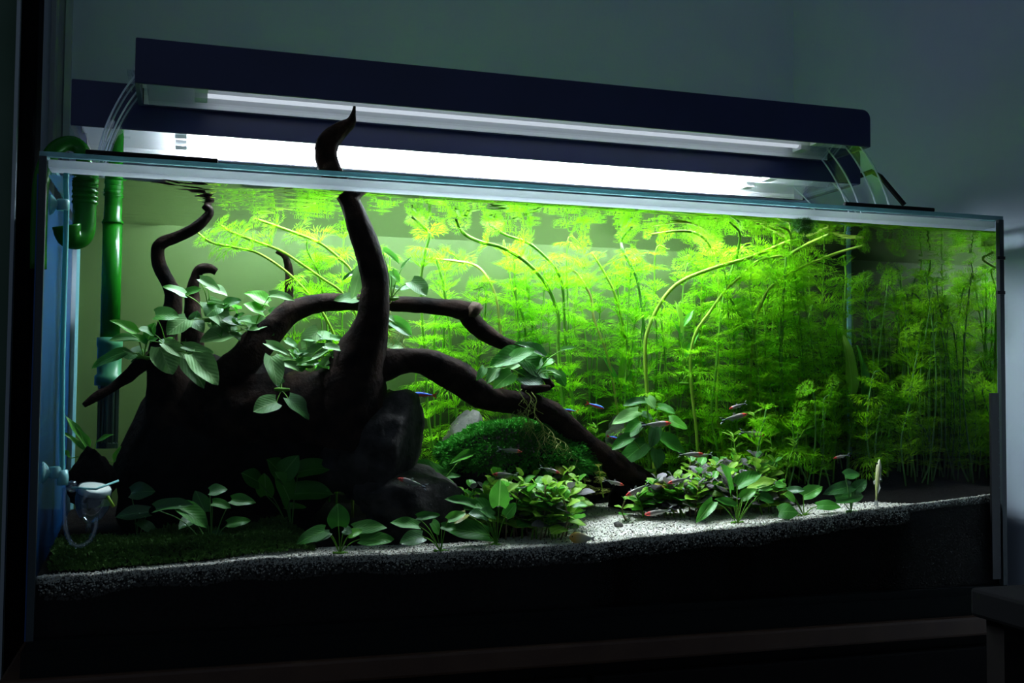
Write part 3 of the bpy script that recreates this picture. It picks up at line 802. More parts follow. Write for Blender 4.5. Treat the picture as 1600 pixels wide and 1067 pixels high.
leaf_plant('anubias', (830, 597), .105, [(850,558,811,530,18,DK), (815,553,766,567,27,AN), (816,564,787,578,14,PL), (778,575,760,596,17,PL), (757,574,748,590,11,AN), (800,583,774,600,23,BR), (815,560,863,582,32,AN), (810,588,851,594,26,DK), (855,578,878,584,9,PL), (870,582,885,601,15,AN), (878,547,898,541,6,PL), (800,560,835,545,20,AN), (838,572,866,562,18,BR)],
           'leafy plant with hanging roots on top of the driftwood arch', roots=[(815,608,812,650), (822,610,830,660), (830,612,850,690), (826,640,846,725), (835,650,870,700), (840,655,885,705), (818,640,822,665), (845,660,905,720)])
leaf_plant('anubias', (1015, 735), .15, [(1010,627,976,630,13,DK), (1011,621,1025,637,20,PL), (1028,637,1056,643,16,AN), (997,643,957,660,17,PL), (1000,660,975,683,19,AN), (985,683,957,700,16,AN), (1009,692,970,720,24,AN), (1045,656,1075,668,20,BR), (1024,666,1018,698,18,DK), (1032,684,1076,706,24,AN), (1025,702,1030,731,22,DK), (1002,645,1020,655,14,DK)],
           'tall broad-leaved plant at the foot of the driftwood arch', roots=[(1018,735,1012,765), (1020,735,1030,768), (1012,735,1000,765)])
leaf_plant('anubias', (531, 866), .03, [(529,822,532,791,29,AN), (508,829,465,843,22,AN), (515,832,494,844,13,DK), (553,826,601,817,20,AN), (563,842,616,841,22,AN), (537,828,551,832,14,DK), (545,836,566,828,14,BR)],
           'small rooted plant on the sand, leftmost of the front row', ground_crown=True)
leaf_plant('anubias', (689, 862), .03, [(655,822,615,817,17,AN), (652,808,691,805,12,AN), (675,816,696,836,17,AN), (660,838,625,846,22,DK), (700,812,730,800,14,BR), (690,822,716,826,12,AN)],
           'small rooted plant on the sand, middle of the front row', ground_crown=True)
leaf_plant('anubias', (776, 852), .04, [(763,836,694,822,27,AN), (728,803,712,815,13,YE), (780,790,785,752,26,BR), (765,797,730,783,23,AN), (742,790,698,776,15,AN), (772,806,752,796,16,DK), (790,806,806,786,16,AN), (760,808,735,800,18,DK)],
           'rooted plant with one upright leaf beside the central bush', ground_crown=True)
leaf_plant('anubias', (686, 762), .12, [(692,744,641,720,23,AN), (690,746,719,742,10,AN), (687,749,709,753,10,PL), (740,708,705,719,12,BR)], 'low plant creeping in front of the pale stone')
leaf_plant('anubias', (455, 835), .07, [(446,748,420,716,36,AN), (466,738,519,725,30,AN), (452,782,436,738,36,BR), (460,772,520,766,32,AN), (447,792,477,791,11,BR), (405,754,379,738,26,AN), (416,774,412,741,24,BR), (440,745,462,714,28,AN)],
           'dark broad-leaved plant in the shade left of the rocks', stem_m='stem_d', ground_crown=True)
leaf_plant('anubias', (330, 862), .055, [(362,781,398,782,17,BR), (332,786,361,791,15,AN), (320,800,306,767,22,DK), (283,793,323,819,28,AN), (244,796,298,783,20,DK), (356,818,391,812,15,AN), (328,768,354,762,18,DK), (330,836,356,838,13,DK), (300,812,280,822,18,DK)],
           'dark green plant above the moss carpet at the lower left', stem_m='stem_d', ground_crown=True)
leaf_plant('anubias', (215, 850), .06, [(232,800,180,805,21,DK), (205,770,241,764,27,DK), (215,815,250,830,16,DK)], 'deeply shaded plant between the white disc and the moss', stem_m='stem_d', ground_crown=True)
leaf_plant('anubias', (1152, 818), .05, [(1140,767,1133,724,26,BR), (1152,758,1190,737,22,AN), (1158,779,1184,763,15,BR), (1170,757,1211,750,17,'leaf_lime'), (1185,764,1208,760,10,BR), (1188,776,1211,783,15,AN), (1212,757,1229,758,10,BR), (1114,784,1092,814,16,BR), (1150,790,1120,778,12,AN)],
           'bright rooted plant at the front of the right-hand bush', ground_crown=True)
leaf_plant('anubias', (1256, 806), .045, [(1255,775,1285,758,18,BR), (1217,800,1249,797,24,AN), (1228,771,1245,784,12,BR), (1277,791,1314,786,16,AN), (1232,768,1256,764,12,DK)], 'small plant on the sand right of the bush', ground_crown=True)
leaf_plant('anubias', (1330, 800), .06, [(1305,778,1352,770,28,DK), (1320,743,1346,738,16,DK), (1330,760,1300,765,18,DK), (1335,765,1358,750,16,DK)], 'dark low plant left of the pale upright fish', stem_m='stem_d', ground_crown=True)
# lance-leaved plants
leaf_plant('swordplant', (145, 720), .16, [(135,702,104,645,13,BR), (133,704,103,670,10,BR), (150,692,170,674,10,BR), (110,716,98,703,14,AN), (178,722,186,698,10,BR), (140,700,125,668,10,BR)], 'narrow-leaved plant behind the pointed stone at the left', kind='lance')
leaf_plant('swordplant', (1332, 690), .20, [(1331,622,1334,524,22,'leaf_lime'), (1345,620,1352,540,12,BR), (1326,610,1288,588,14,'leaf_lime'), (1322,605,1280,575,10,BR), (1340,640,1368,600,12,BR)], 'plant with long upright pale leaves in the right thicket', kind='lance')
leaf_plant('swordplant', (1068, 600), .24, [(1064,520,1060,470,10,'leaf_lime'), (1068,510,1083,482,8,BR), (1070,560,1090,520,8,BR), (1066,540,1056,500,9,BR)], 'thin lance-leaved plant half hidden in the central thicket', kind='lance')
leaf_plant('swordplant', (968, 640), .24, [(968,600,978,545,10,'leaf_lime'), (965,600,950,560,9,BR), (972,610,990,580,9,BR)], 'narrow pale-leaved plant behind the blue and red fish', kind='lance')

# ------------------------------------------------------------------ round-leaved bushes
def round_stem(base, top, n, label, group, mats, lw=.0165):
    P = thing('stem_plant', base, label, 'plant', group)
    side = Vector((rng.uniform(-.006, .006), rng.uniform(-.004, .004), 0))
    path = [Vector(x) for x in spline([tuple(base), tuple(base.lerp(top, .5) + side), tuple(top)], 10)]
    b = MB(); b.tube(path, [.0011] * 10, 5); b.build('stem', M[rng.choice(['stem_br', 'stem_br', 'stem_g'])], P, True)
    a0 = rng.uniform(0, 6.28)
    for k in range(n):
        t = .30 + .70 * k / max(1, n - 1)
        i = min(8, int(t * 9)); p = path[i].lerp(path[i + 1], t * 9 - i)
        a = a0 + k * 1.57
        grow = .65 + .45 * math.sin(math.pi * min(1, t * .9 + .12))
        for sgn in (0, math.pi):
            up = .25 + .9 * (t ** 3) + rng.uniform(-.2, .2)
            d = Vector((math.cos(a + sgn), math.sin(a + sgn), up)).normalized()
            L = lw * 1.35 * grow * rng.uniform(.8, 1.2)
            tip = p + d * L
            if tip.y < G + .004: tip.y = G + .004
            mk = rng.choices(mats[0], mats[1])[0]
            put_leaf(P, p + d * .001, tip, L * rng.uniform(.62, .8), mk, 'round', Vector((-.2 * d.x, -.35, 1)))
    return P
LM = 'leaf_lime'; MV = 'leaf_mauve'
def bush(regions, label, group, mats):
    for ri, (x0, x1, ytop0, ytop1, yb0, yb1, cnt) in enumerate(regions):
        for k in range(cnt):
            t = (k + rng.random()) / cnt
            px = x0 + (x1 - x0) * t; py = yb0 + (yb1 - yb0) * rng.random()
            g = on_ground(px, py)
            topy = ytop0 + (ytop1 - ytop0) * t + rng.uniform(-8, 14)
            tp = inside(at(px + rng.uniform(-12, 12), topy, g.y + rng.uniform(-.012, .008)))
            if tp.z < g.z + .012: tp.z = g.z + .012
            row = ('left flank', 'front row', 'back row')[ri]
            sect = ('left end', 'left half', 'centre', 'right half', 'right end')[min(4, int(t * 5))]
            round_stem(g, tp, rng.choice([5, 6, 6, 7]), f'round-leaved stem, {sect} of the {row}, {label}', f'{group}, {row}, {sect}', mats)
bush([(715, 800, 775, 755, 826, 836, 13), (790, 885, 760, 770, 838, 846, 18), (780, 905, 738, 742, 812, 828, 18)],
     'the bush left of the clearing', 'central bush stems', ([LM, BR, AN, MV, YE], [6, 3, 1, 1.2, .3]))
bush([(1000, 1100, 760, 750, 806, 812, 15), (1090, 1225, 745, 760, 800, 806, 17), (1080, 1200, 728, 722, 788, 796, 15)],
     'the bush right of the clearing', 'right bush stems', ([LM, BR, AN, MV, YE], [4, 3, 1, 4.5, .2]))
g = on_ground(979, 815)
round_stem(g, at(976, 782, g.y), 3, 'single short leafy stem standing alone on the sand', None, ([LM, BR], [1, 1]), .010)

# ------------------------------------------------------------------ feathery stems
def whorl_mesh(seed, nleaf, mk, droop=.0, lift=.35, width=.027):
    r = random.Random(seed); V, Fc = [], []
    def fil(p, q, w):
        d = (q - p); n = d.cross(Vector((0, 0, 1)))
        if n.length < 1e-5: n = Vector((1, 0, 0))
        n.normalize()
        mid = p.lerp(q, .55) + Vector((0, 0, .02))
        base = len(V)
        V.extend([p + n * w * .5, p - n * w * .5, mid - n * w * .45, mid + n * w * .45, q])
        Fc.extend([(base, base + 1, base + 2, base + 3), (base + 3, base + 2, base + 4)])
    for k in range(nleaf):
        a = 2 * math.pi * (k + r.uniform(-.2, .2)) / nleaf
        L = r.uniform(.8, 1.08); el = lift + r.uniform(-.15, .2)
        def D_(aa, e): return Vector((math.cos(aa) * math.cos(e), math.sin(aa) * math.cos(e), math.sin(e)))
        p0 = Vector((0, 0, 0)); p1 = p0 + D_(a, el) * .16 * L
        fil(p0, p1, width * 1.4)
        for s in (-1.0, -.5, 0, .5, 1.0):
            a2 = a + s * .75 + r.uniform(-.08, .08)
            p2 = p1 + D_(a2, el - droop + r.uniform(-.1, .1)) * (.42 - .08 * abs(s)) * L
            fil(p1, p2, width)
            for s2 in (-.42, 0, .42) if abs(s) < .9 else (-.35, .3):
                a3 = a2 + s2 + r.uniform(-.1, .1)
                p3 = p2 + D_(a3, el - droop * 2 - .15 + r.uniform(-.15, .15)) * .40 * L * r.uniform(.8, 1.1)
                fil(p2, p3, width * .85)
    me = mesh_from('leaf_whorl', V, Fc, False)
    me.materials.append(M[mk])
    return me
WH = {mk: [whorl_mesh(i * 3 + 1, nl, mk, dr, li) for i, (nl, dr, li) in enumerate(((7, .1, .6), (8, .2, .4), (6, .05, .75), (8, .25, .5), (7, .3, .25)))] for mk in ('feather_a', 'feather_b', 'feather_c', 'feather_d', 'feather_y')}
def put_whorl(parent, p, axis, size, mk, name='leaf_whorl'):
    o = bpy.data.objects.new(name, rng.choice(WH[mk])); COL.objects.link(o)
    z = axis.normalized(); x = z.orthogonal().normalized(); y = z.cross(x)
    a = rng.uniform(0, 6.28); x, y = x * math.cos(a) + y * math.sin(a), y * math.cos(a) - x * math.sin(a)
    mw = Matrix.Identity(4)
    for i in range(3):
        mw[i][0], mw[i][1], mw[i][2], mw[i][3] = x[i] * size, y[i] * size, z[i] * size, p[i]
    o.parent = parent
    o.matrix_basis = parent.matrix_world.inverted() @ mw
    return o
def feather_stem(pts, rad, label, group, stem_m, mk, size=.038, gap=.027, skip=0.0, name='feathery_stem_plant'):
    """pts from the tip down to the base"""
    base = pts[-1]
    P = thing(name, base, label, 'plant', group)
    n = max(14, len(pts) * 5)
    path = [inside(Vector(x)) for x in spline([tuple(p) for p in pts], n)]
    b = MB(); b.tube(path, [rad * (.75 + .25 * min(1, i / 6)) for i in range(n)], 6); b.build('stem', M[stem_m], P, True)
    acc, nxt = 0.0, .002
    for i in range(n - 1):
        seg = (path[i + 1] - path[i]); L = seg.length
        while acc + L > nxt:
            t = (nxt - acc) / L
            p = path[i] + seg * t
            if rng.random() >= skip and p.z > ground(p.x, p.y) + .02 and (p.z < HW - .014 or rng.random() < .55):
                top = max(.6, min(1.0, .55 + nxt * 9))
                s = size * top * rng.uniform(.8, 1.12)
                room = min(p.y - G - .003, D - .003 - p.y, p.x - .003, W - .003 - p.x)
                s = min(s, max(.012, room * 1.02))
                ax = (-seg).normalized(); ax = (ax + Vector((rng.uniform(-.45, .45), rng.uniform(-.45, .45), .5))).normalized()
                s = min(s, max(.012, (HW - .003 - p.z) * 2.2 + .010))
                put_whorl(P, p, ax, s, mk)
            nxt += gap * rng.uniform(.75, 1.2) * (.55 if nxt < .04 else 1)
        acc += L
    return P
def px_stem(rows, Y, label, stem_m='stem_g', mk='feather_a', rpx=3.0, group=None, size=.036, gap=.028, skip=0.0):
    pts = []
    for k, (x, y) in enumerate(rows):
        pts.append(inside(under(x, y, Y)))
    last = pts[-1]
    gz = ground(last.x, last.y)
    if last.z > gz + .02:
        pts.append(Vector((last.x + .01, last.y, (last.z + gz) / 2)))
        pts.append(Vector((last.x + .012, last.y, gz - .004)))
    else:
        last.z = gz - .004
    return feather_stem(pts, rpx * .5 * mpp(pts[0]), label, group, stem_m, mk, size, gap, skip)
px_stem([(307,362),(329,378),(369,387),(402,395),(439,418),(470,446),(500,482),(525,530),(540,580)], .20, 'pale stem arching far left above the driftwood arch, lowest of three', 'stem_y', rpx=4.5, skip=.35)
px_stem([(345,352),(363,363),(402,378),(439,392),(470,412),(506,437),(534,457),(560,500),(570,560)], .21, 'pale stem arching left above the driftwood arch, middle of three', 'stem_y', rpx=4.5, skip=.3)
px_stem([(400,342),(411,346),(453,361),(500,380),(534,407),(550,425),(575,470),(590,540)], .22, 'pale stem arching left behind the trunk, highest of three', 'stem_y', rpx=5, skip=.3)
px_stem([(480,372),(481,392),(498,426),(505,460),(512,520),(515,580)], .24, 'thin green stem between the two back branches left of the trunk', rpx=3.5)
px_stem([(644,339),(664,356),(671,367),(665,392),(658,435),(660,505),(664,547),(668,640)], .20, 'hooked dark green stem just right of the driftwood trunk', 'stem_g', rpx=5.5, skip=.25)
px_stem([(712,342),(723,363),(748,377),(785,387),(819,407),(847,435),(864,466),(873,497),(872,540),(878,610)], .19, 'thick stem curving down to the right over the cut branch end', 'stem_g', rpx=6, skip=.3)
px_stem([(765,351),(790,367),(824,379),(852,401),(872,426),(880,455),(883,525),(892,600),(898,650)], .20, 'long arched stem at the centre, right of the thickest one', 'stem_g', rpx=5, skip=.25)
px_stem([(675,404),(712,408),(743,415),(762,435),(776,469),(782,519),(790,600)], .25, 'pinkish pale stem bending left above the cut branch end', 'stem_pink', rpx=4.5, skip=.2)
px_stem([(681,404),(692,440),(700,497),(705,558),(712,640)], .24, 'straight green stem behind the cut branch end', rpx=4.5)
px_stem([(805,424),(803,449),(813,483),(820,511),(830,600)], .25, 'short upright green stem above the leafy centre plant', rpx=4)
px_stem([(819,420),(827,469),(833,519),(838,600)], .27, 'upright green stem close behind the leafy centre plant', rpx=4)
px_stem([(889,420),(903,429),(923,463),(928,497),(948,553),(960,610)], .23, 'leaning pale-tipped stem in the middle of the thicket', 'stem_pink', rpx=4)
px_stem([(924,394),(945,427),(962,463),(973,508),(987,581),(995,640)], .24, 'straight leaning stem right of the pale-tipped one', 'stem_y', rpx=4)
px_stem([(987,355),(972,373),(973,390),(990,424),(1000,460),(1010,560),(1012,640)], .20, 'hooked dark stem curling at the surface near mid-tank', 'stem_d', rpx=5, skip=.3)
px_stem([(1017,366),(1062,361),(1093,367),(1112,390),(1122,430),(1124,520),(1120,640)], .22, 'stem lying flat under the surface before dropping straight', 'stem_y', rpx=4, skip=.2)
px_stem([(1242,371),(1225,380),(1169,403),(1121,417),(1067,438),(1037,466),(1014,511),(1008,545),(1011,612)], .17, 'longest yellow jointed stem arching right beneath the surface', 'stem_y', rpx=6, skip=.45)
px_stem([(1295,366),(1264,380),(1231,397),(1186,407),(1157,432),(1135,452),(1110,486),(1084,528),(1079,590)], .18, 'pale arching stem just below the longest jointed one', 'stem_y', rpx=5, skip=.4)
px_stem([(1350,383),(1309,395),(1247,420),(1214,441),(1194,463),(1178,520),(1172,620)], .18, 'yellow arching stem reaching farthest right under the surface', 'stem_y', rpx=5, skip=.4)
px_stem([(1141,345),(1156,365),(1152,396),(1138,438),(1129,477),(1118,587),(1112,650)], .19, 'dark stem hooked at the surface crossing the yellow jointed stem', 'stem_g', rpx=4.5, skip=.3)
px_stem([(1214,342),(1233,362),(1237,390),(1245,450),(1250,540),(1250,620)], .21, 'stem with a pale curved tip at the surface near the dark tuft', 'stem_y', rpx=4, skip=.2)
px_stem([(1228,402),(1225,455),(1219,500),(1221,612),(1222,680)], .17, 'straight bright stem standing at the front of the right thicket', 'stem_g', rpx=5)
px_stem([(1318,399),(1322,432),(1320,472),(1315,600)], .24, 'stem standing by the back right corner edge', rpx=4)
px_stem([(1138,461),(1163,506),(1180,545),(1183,596),(1186,680)], .18, 'leaning stem branching off in front of the dark hooked one', rpx=4)
px_stem([(1097,430),(1096,463),(1097,506),(1094,600)], .26, 'thin pale upright stem behind the arching yellow stems', 'stem_y', rpx=4)
zones = [
    (455, 640, .27, .33, 372, 500, 6, 'feather_a', 'stem_g', 'feathery stem | the gap behind the trunk', 'stems behind the trunk', 640),
    (650, 790, .24, .33, 390, 560, 9, 'feather_a', 'stem_g', 'feathery stem | the thicket above the moss mound', 'stems above the moss', 660),
    (790, 960, .22, .33, 380, 560, 13, 'feather_a', 'stem_g', 'lime green feathery stem | the middle thicket', 'middle thicket stems', 660),
    (960, 1130, .19, .33, 385, 560, 20, 'feather_a', 'stem_g', 'feathery stem | the thicket behind the right bush', 'dense thicket stems', 690),
    (1130, 1320, .16, .33, 400, 560, 30, 'feather_b', 'stem_g', 'feathery stem | the deep green right thicket', 'right thicket stems', 720),
    (1320, 1540, .10, .31, 430, 600, 30, 'feather_c', 'stem_d', 'fine dark feathery stem | the far right corner', 'right end stems', 740),
    (1180, 1450, .10, .18, 590, 680, 16, 'feather_c', 'stem_d', 'shaded feathery stem | the right thicket foot', 'short shaded stems', 740),
]
for (x0, x1, ya, yb, t0, t1, cnt, mk, sm, label, grp, basey) in zones:
    for k in range(cnt):
        px = x0 + (x1 - x0) * (k + rng.random()) / cnt
        Y = rng.uniform(ya, yb)
        ty = t0 + (t1 - t0) * rng.random() ** 1.3
        lean = rng.uniform(-26, 26)
        top = inside(under(px, ty, Y)); bot = at(px + lean, basey, Y)
        bot.x = min(max(bot.x, .01), W - .02)
        bot = Vector((bot.x, bot.y, ground(bot.x, bot.y) - .003))
        midp = top.lerp(bot, .5) + Vector((rng.uniform(-.02, .02), 0, 0))
        tip = top + Vector((rng.uniform(-.025, .025), 0, rng.uniform(-.002, .012)))
        m_ = mk
        if mk == 'feather_b' and rng.random() < .35: m_ = 'feather_a'
        if mk == 'feather_c' and rng.random() < .35: m_ = 'feather_b'
        if mk == 'feather_a' and rng.random() < .25: m_ = 'feather_b'
        third = ('left', 'middle', 'right')[min(2, int(3 * (px - x0) / (x1 - x0)))]
        size_w = 'tall' if ty < t0 + (t1 - t0) * .33 else ('half-height' if ty < t0 + (t1 - t0) * .66 else 'low')
        depth_w = 'near the front' if Y < (ya + yb) / 2 else 'at the back'
        kd, where = label.split(' | ')
        lab = f'{size_w} {kd} {depth_w}, {third} part of {where}'
        feather_stem([inside(tip), top, midp, bot], rng.uniform(.0009, .0014), lab, grp + f', {size_w}, {depth_w}, {third}', sm, m_, rng.uniform(.030, .042), rng.uniform(.021, .030) * (1.45 if mk == 'feather_a' else 1.0), .05)
# dark floating tuft near the surface and small yellow sprigs under the arch
tc_ = at(1252, 352, .03)
tf = thing('floating_tuft', tc_, 'dark green feathery tuft floating at the surface', 'plant')
for k in range(16):
    v = Vector((rng.gauss(0, 1), rng.gauss(0, .6), rng.gauss(0, .8))) * .007
    put_whorl(tf, tc_ + v, Vector((rng.uniform(-1, 1), rng.uniform(-1, 1), rng.uniform(-1, 1))), .018, 'feather_d')
for (x, y, lb) in ((908, 733, 'yellow feathery sprig under the arch, left of two'), (935, 742, 'yellow feathery sprig under the arch, right of two')):
    bb = at(x + 8, y + 35, .12); tt = at(x, y - 14, .12)
    feather_stem([tt, tt.lerp(bb, .5), bb], .0009, lb, None, 'stem_y', 'feather_y', .016, .013)
# forked-leaf sprigs before the right thicket
def sprig(rows, Y, label, n=9):
    pts = [at(x, y, Y) for x, y in rows]
    P = thing('forked_leaf_plant', pts[-1], label, 'plant')
    path = [Vector(x) for x in spline([tuple(p) for p in pts], 20)]
    b = MB(); b.tube(path, .0009, 5); b.build('stem', M['stem_g'], P, True)
    for k in range(n):
        p = path[int(k / n * 17)]
        a = k * 2.1
        for da in (-.45, 0, .45):
            d = Vector((math.cos(a + da), math.sin(a + da) * .6, .55)).normalized()
            L = rng.uniform(.012, .02)
            put_leaf(P, p, p + d * L, .0026, 'leaf_lime', 'lance', Vector((0, -.6, .8)))
sprig([(1178,645),(1182,680),(1188,720),(1192,760)], .13, 'forked-leaf sprig beside the red-nosed fish')
sprig([(1146,680),(1150,705),(1160,735),(1168,765)], .12, 'forked-leaf sprig above the upright leaf of the right bush')
sprig([(1258,672),(1245,690),(1235,715),(1225,760)], .12, 'forked-leaf sprig leaning right over the bush')
sprig([(1195,655),(1205,690),(1208,730),(1210,765)], .14, 'forked-leaf sprig at the edge of the right thicket')
sprig([(932,665),(930,690),(925,715),(922,740)], .19, 'forked-leaf sprig between the arch and the dark stone')

# ------------------------------------------------------------------ moss
def moss(name, pts_fn, count, label, m, L0=.006, parent=None):
    V, Fc = [], []
    for _ in range(count):
        p, nrm = pts_fn()
        t = Vector((rng.uniform(-1, 1), rng.uniform(-1, 1), rng.uniform(-.6, .8)))
        d = (nrm * .8 + t * .8).normalized()
        s = d.cross(Vector((rng.uniform(-1, 1), rng.uniform(-1, 1), rng.uniform(-1, 1)))).normalized()
        L = L0 * rng.uniform(.6, 1.5); w = L * .17
        tip = p + d * L + Vector((0, 0, -.18 * L)); mid = p + d * L * .5
        base = len(V)
        V.extend([p - s * w * .4, p + s * w * .4, mid + s * w, tip, mid - s * w])
        Fc.append((base, base + 1, base + 2, base + 3, base + 4))
    o = new_obj(name, mesh_from(name, V, Fc, False), parent, m)
    return tag(o, label, 'moss', kind='stuff')
mc = at(815, 718, .165); ms_ = mpp(mc)
def mound():
    while True:
        v = Vector((rng.gauss(0, 1), rng.gauss(0, 1), rng.gauss(0, 1))).normalized()
        if v.z > -.25: break
    k = 1 + .14 * noise.noise(v * 3)
    p = mc + Vector((v.x * 125 * ms_, v.y * .062, v.z * 58 * ms_ - max(0, v.x) * 8 * ms_)) * k
    p.y = max(p.y, G + .004)
    return p, Vector((v.x, v.y * 1.2, v.z + .2)).normalized()
moss('moss_mound', mound, 16000, 'thick green moss mound on the rock behind the central bush', M['moss'], .0065)
def carpet():
    while True:
        x = rng.uniform(.012, .285); y = G + .012 + rng.random() * .085
        lim = np.interp(x, [0, .25, .29], [.010, .012, .03])
        if y > G + lim: break
    hgt = .018 * min(1, (y - G - .008) / .03) * (.6 + .5 * noise.noise(Vector((x * 18, y * 18, 5))) + .25)
    if x > .255: hgt *= max(0, (.285 - x) / .03)
    return Vector((x, y, ground(x, y) + max(0, hgt))), Vector((0, -.3, 1))
moss('moss_carpet', carpet, 13000, 'low dark moss carpet along the front glass at the lower left', M['moss_dim'], .006)

# ------------------------------------------------------------------ filter pipes, hose and diffuser
hs = thing('filter_hose', at(64, 350, .17), 'green hose looping over the left rim into the tank', 'hose')
zt = H + .022
hp = [tuple(at(x, y, Y)) for x, y, Y in ((60, 420, .05), (61, 345, .05), (66, 275, .055), (84, 236, .06), (108, 224, .07), (128, 236, .075), (133, 275, .08), (133, 330, .085))]
b = MB(); b.tube(spline(hp, 40), .0085, 14); b.build('outer_hose', M['pipe_green'], hs, True)
OC = at(133, 300, .085)
b = MB(); b.tube([at(x, y, Y) for x, y, Y in spline([(132,290,.085),(132,335,.085),(130,362,.083),(120,372,.078),(108,368,.072),(104,352,.07)], 26)], [.0125] * 18 + [.013, .0135, .014, .014, .0145, .0145, .015, .015], 16); b.build('outlet', M['pipe_green'], hs, True)
b = MB()
for k in range(6): b.lathe((OC.x, OC.y, OC.z - .014 + k * .006), [(.0127, 0), (.0140, .001), (.0140, .003), (.0127, .004)], sides=16)
b.build('ribs', M['pipe_green'], hs, True)
pi_ = at(170, 600, .20); PX = pi_.x
ip = thing('intake_pipe', (PX, .20, at(170, 700, .20).z), 'straight green intake pipe standing in the back left corner', 'pipe')
zj = at(170, 347, .20).z; zc = at(170, 530, .20).z; zd = at(170, 600, .20).z; zb = at(170, 700, .20).z
b = MB(); b.tube([(PX, .20, zc), (PX, .20, (zc + zj) / 2), (PX, .20, zj - .001)], .0115, 16); b.build('lower_pipe', M['pipe_green'], ip, True)
b = MB(); b.lathe((PX, .20, zj), [(.0, -.002), (.0125, -.002), (.013, 0), (.0105, .004), (.0105, .12), (0, .12)], sides=16); b.build('upper_pipe', M['pipe_green'], ip, True)
b = MB(); b.lathe((PX, .20, zd), [(0, -.002), (.0165, -.002), (.0165, .010), (.0140, .012), (.0140, zc - zd - .01), (.0150, zc - zd - .008), (.0150, zc - zd + .002), (0, zc - zd + .002)], sides=18); cp = b.build('coupling', M['coupling'], ip, True)
b = MB()
b.lathe((PX, .20, zb), [(0, 0), (.0125, 0), (.0125, .006), (.010, .007), (.010, zd - zb - .006), (.0125, zd - zb - .005), (.0125, zd - zb), (0, zd - zb)], sides=16)
for k in range(12):
    a = k * math.pi / 6
    b.box(PX + .0112 * math.cos(a) - .001, PX + .0112 * math.cos(a) + .001, .20 + .0112 * math.sin(a) - .001, .20 + .0112 * math.sin(a) + .001, zb + .006, zd - .004)
b.build('strainer', M['strainer'], ip)
# supply tube with suction cups and glass diffuser
Yd = .035
dt = thing('gas_tube', at(98, 750, Yd), 'thin pale blue tube running down the left pane', 'tube')
b = MB(); b.tube([at(x, y, Yd) for x, y in spline([(104,262), (103,290), (104,318), (102,400), (99,500), (97,600), (97,700), (98,752)], 30)], 4.2 * mpp(at(98, 500, Yd)) , 12); b.build('tube', M['hose_blue'], dt, True)
for (x, y) in ((92, 320), (80, 738)):
    c = at(x, y, Yd)
    b = MB(); b.lathe((.0012, c.y, c.z), [(.0, 0), (.0115, 0), (.0095, .003), (.005, .006), (.0045, .014), (0, .014)], Vector((1, 0, 0)), 18); cu = b.build('suction_cup', M['cup'], dt, True)
    b = MB(); b.lathe((c.x + .004, Yd, c.z - .006), [(.0055, 0), (.0068, .002), (.0068, .010), (.0055, .012)], sides=14); b.build('clip', M['cup'], cu, True)
b = MB(); b.lathe(at(98, 752, Yd), [(0, -.004), (.0055, -.004), (.006, .004), (.005, .012), (0, .012)], sides=14); b.build('connector', M['cup'], dt, True)
df = thing('glass_diffuser', at(148, 850, Yd), 'clear glass diffuser with a round white disc at the left', 'diffuser')
dp = at(148, 766, Yd); sc_ = mpp(dp); RD = 24.5 * sc_
ax = Vector((.14, -.24, 1)).normalized()
b = MB(); b.lathe(dp, [(0, -.0035), (RD, -.003), (RD, .002), (RD * .94, .0035), (0, .0035)], ax, 30); b.build('white_disc', M['ceramic'], df, True)
b = MB(); b.lathe(dp, [(RD * 1.02, .004), (RD * 1.06, 0), (RD * 1.1, -.010), (RD * 1.0, -.020), (RD * .72, -.030), (RD * .3, -.0355), (.003, -.037), (.003, -.046)], ax, 30); b.build('glass_cup', M['bulb'], df, True)
b = MB(); b.tube([at(x, y, Yd) for x, y in spline([(101,762), (101,800), (104,832), (114,850), (128,852), (142,842), (149,825), (150,808)], 36)], 4.0 * sc_, 12); b.build('glass_tube', M['bulb'], df, True)
b = MB(); b.lathe(at(113, 760, Yd), [(0, -.0065), (.004, -.0052), (.0062, -.002), (.0062, .002), (.004, .0052), (0, .0065)], sides=16); b.build('glass_ball', M['bulb'], df, True)
b = MB(); b.tube([at(113, 762, Yd), at(150, 764, Yd - .022), at(185, 751, Yd)], .0012, 8); b.build('glass_arm', M['cup'], df, True)
b = MB(); b.tube([at(168, 775, Yd - .01), at(178, 792, Yd - .012)], .0016, 8); b.build('bubble_counter', M['stem_y'], df, True)

# ------------------------------------------------------------------ fish
def split_mat(name, axis, stops, rough=.3, spec=.6, metal=0.0):
    mm, nt, out = mat(name)
    b = N(nt, 'ShaderNodeBsdfPrincipled', Roughness=rough, Metallic=metal); b.inputs['Specular IOR Level'].default_value = spec
    tc = N(nt, 'ShaderNodeTexCoord'); sp = N(nt, 'ShaderNodeSeparateXYZ'); nt.links.new(tc.outputs['Generated'], sp.inputs[0])
    nt.links.new(ramp(nt, sp.outputs[axis], stops), b.inputs['Base Color'])
    nt.links.new(b.outputs[0], out.inputs[0])
    return mm
M['rummy'] = split_mat('red_nosed_body', 0, [(0, (.15, .17, .12)), (.3, (.20, .20, .165)), (.74, (.24, .19, .17)), (.80, (.62, .05, .035)), (1, (.66, .04, .03))])
M['rummy_tail'] = split_mat('striped_tail', 2, [(0, (.9, .9, .9)), (.2, (.9, .9, .9)), (.24, (.01, .01, .01)), (.40, (.01, .01, .01)), (.44, (.9, .9, .9)), (.56, (.9, .9, .9)), (.6, (.01, .01, .01)), (.76, (.01, .01, .01)), (.8, (.9, .9, .9)), (1, (.9, .9, .9))])
M['neon'] = split_mat('blue_over_red_body', 2, [(0, (.60, .07, .05)), (.45, (.65, .05, .04)), (.56, (.08, .16, .75)), (.8, (.10, .25, .95)), (1, (.06, .12, .45))], .25, .7)
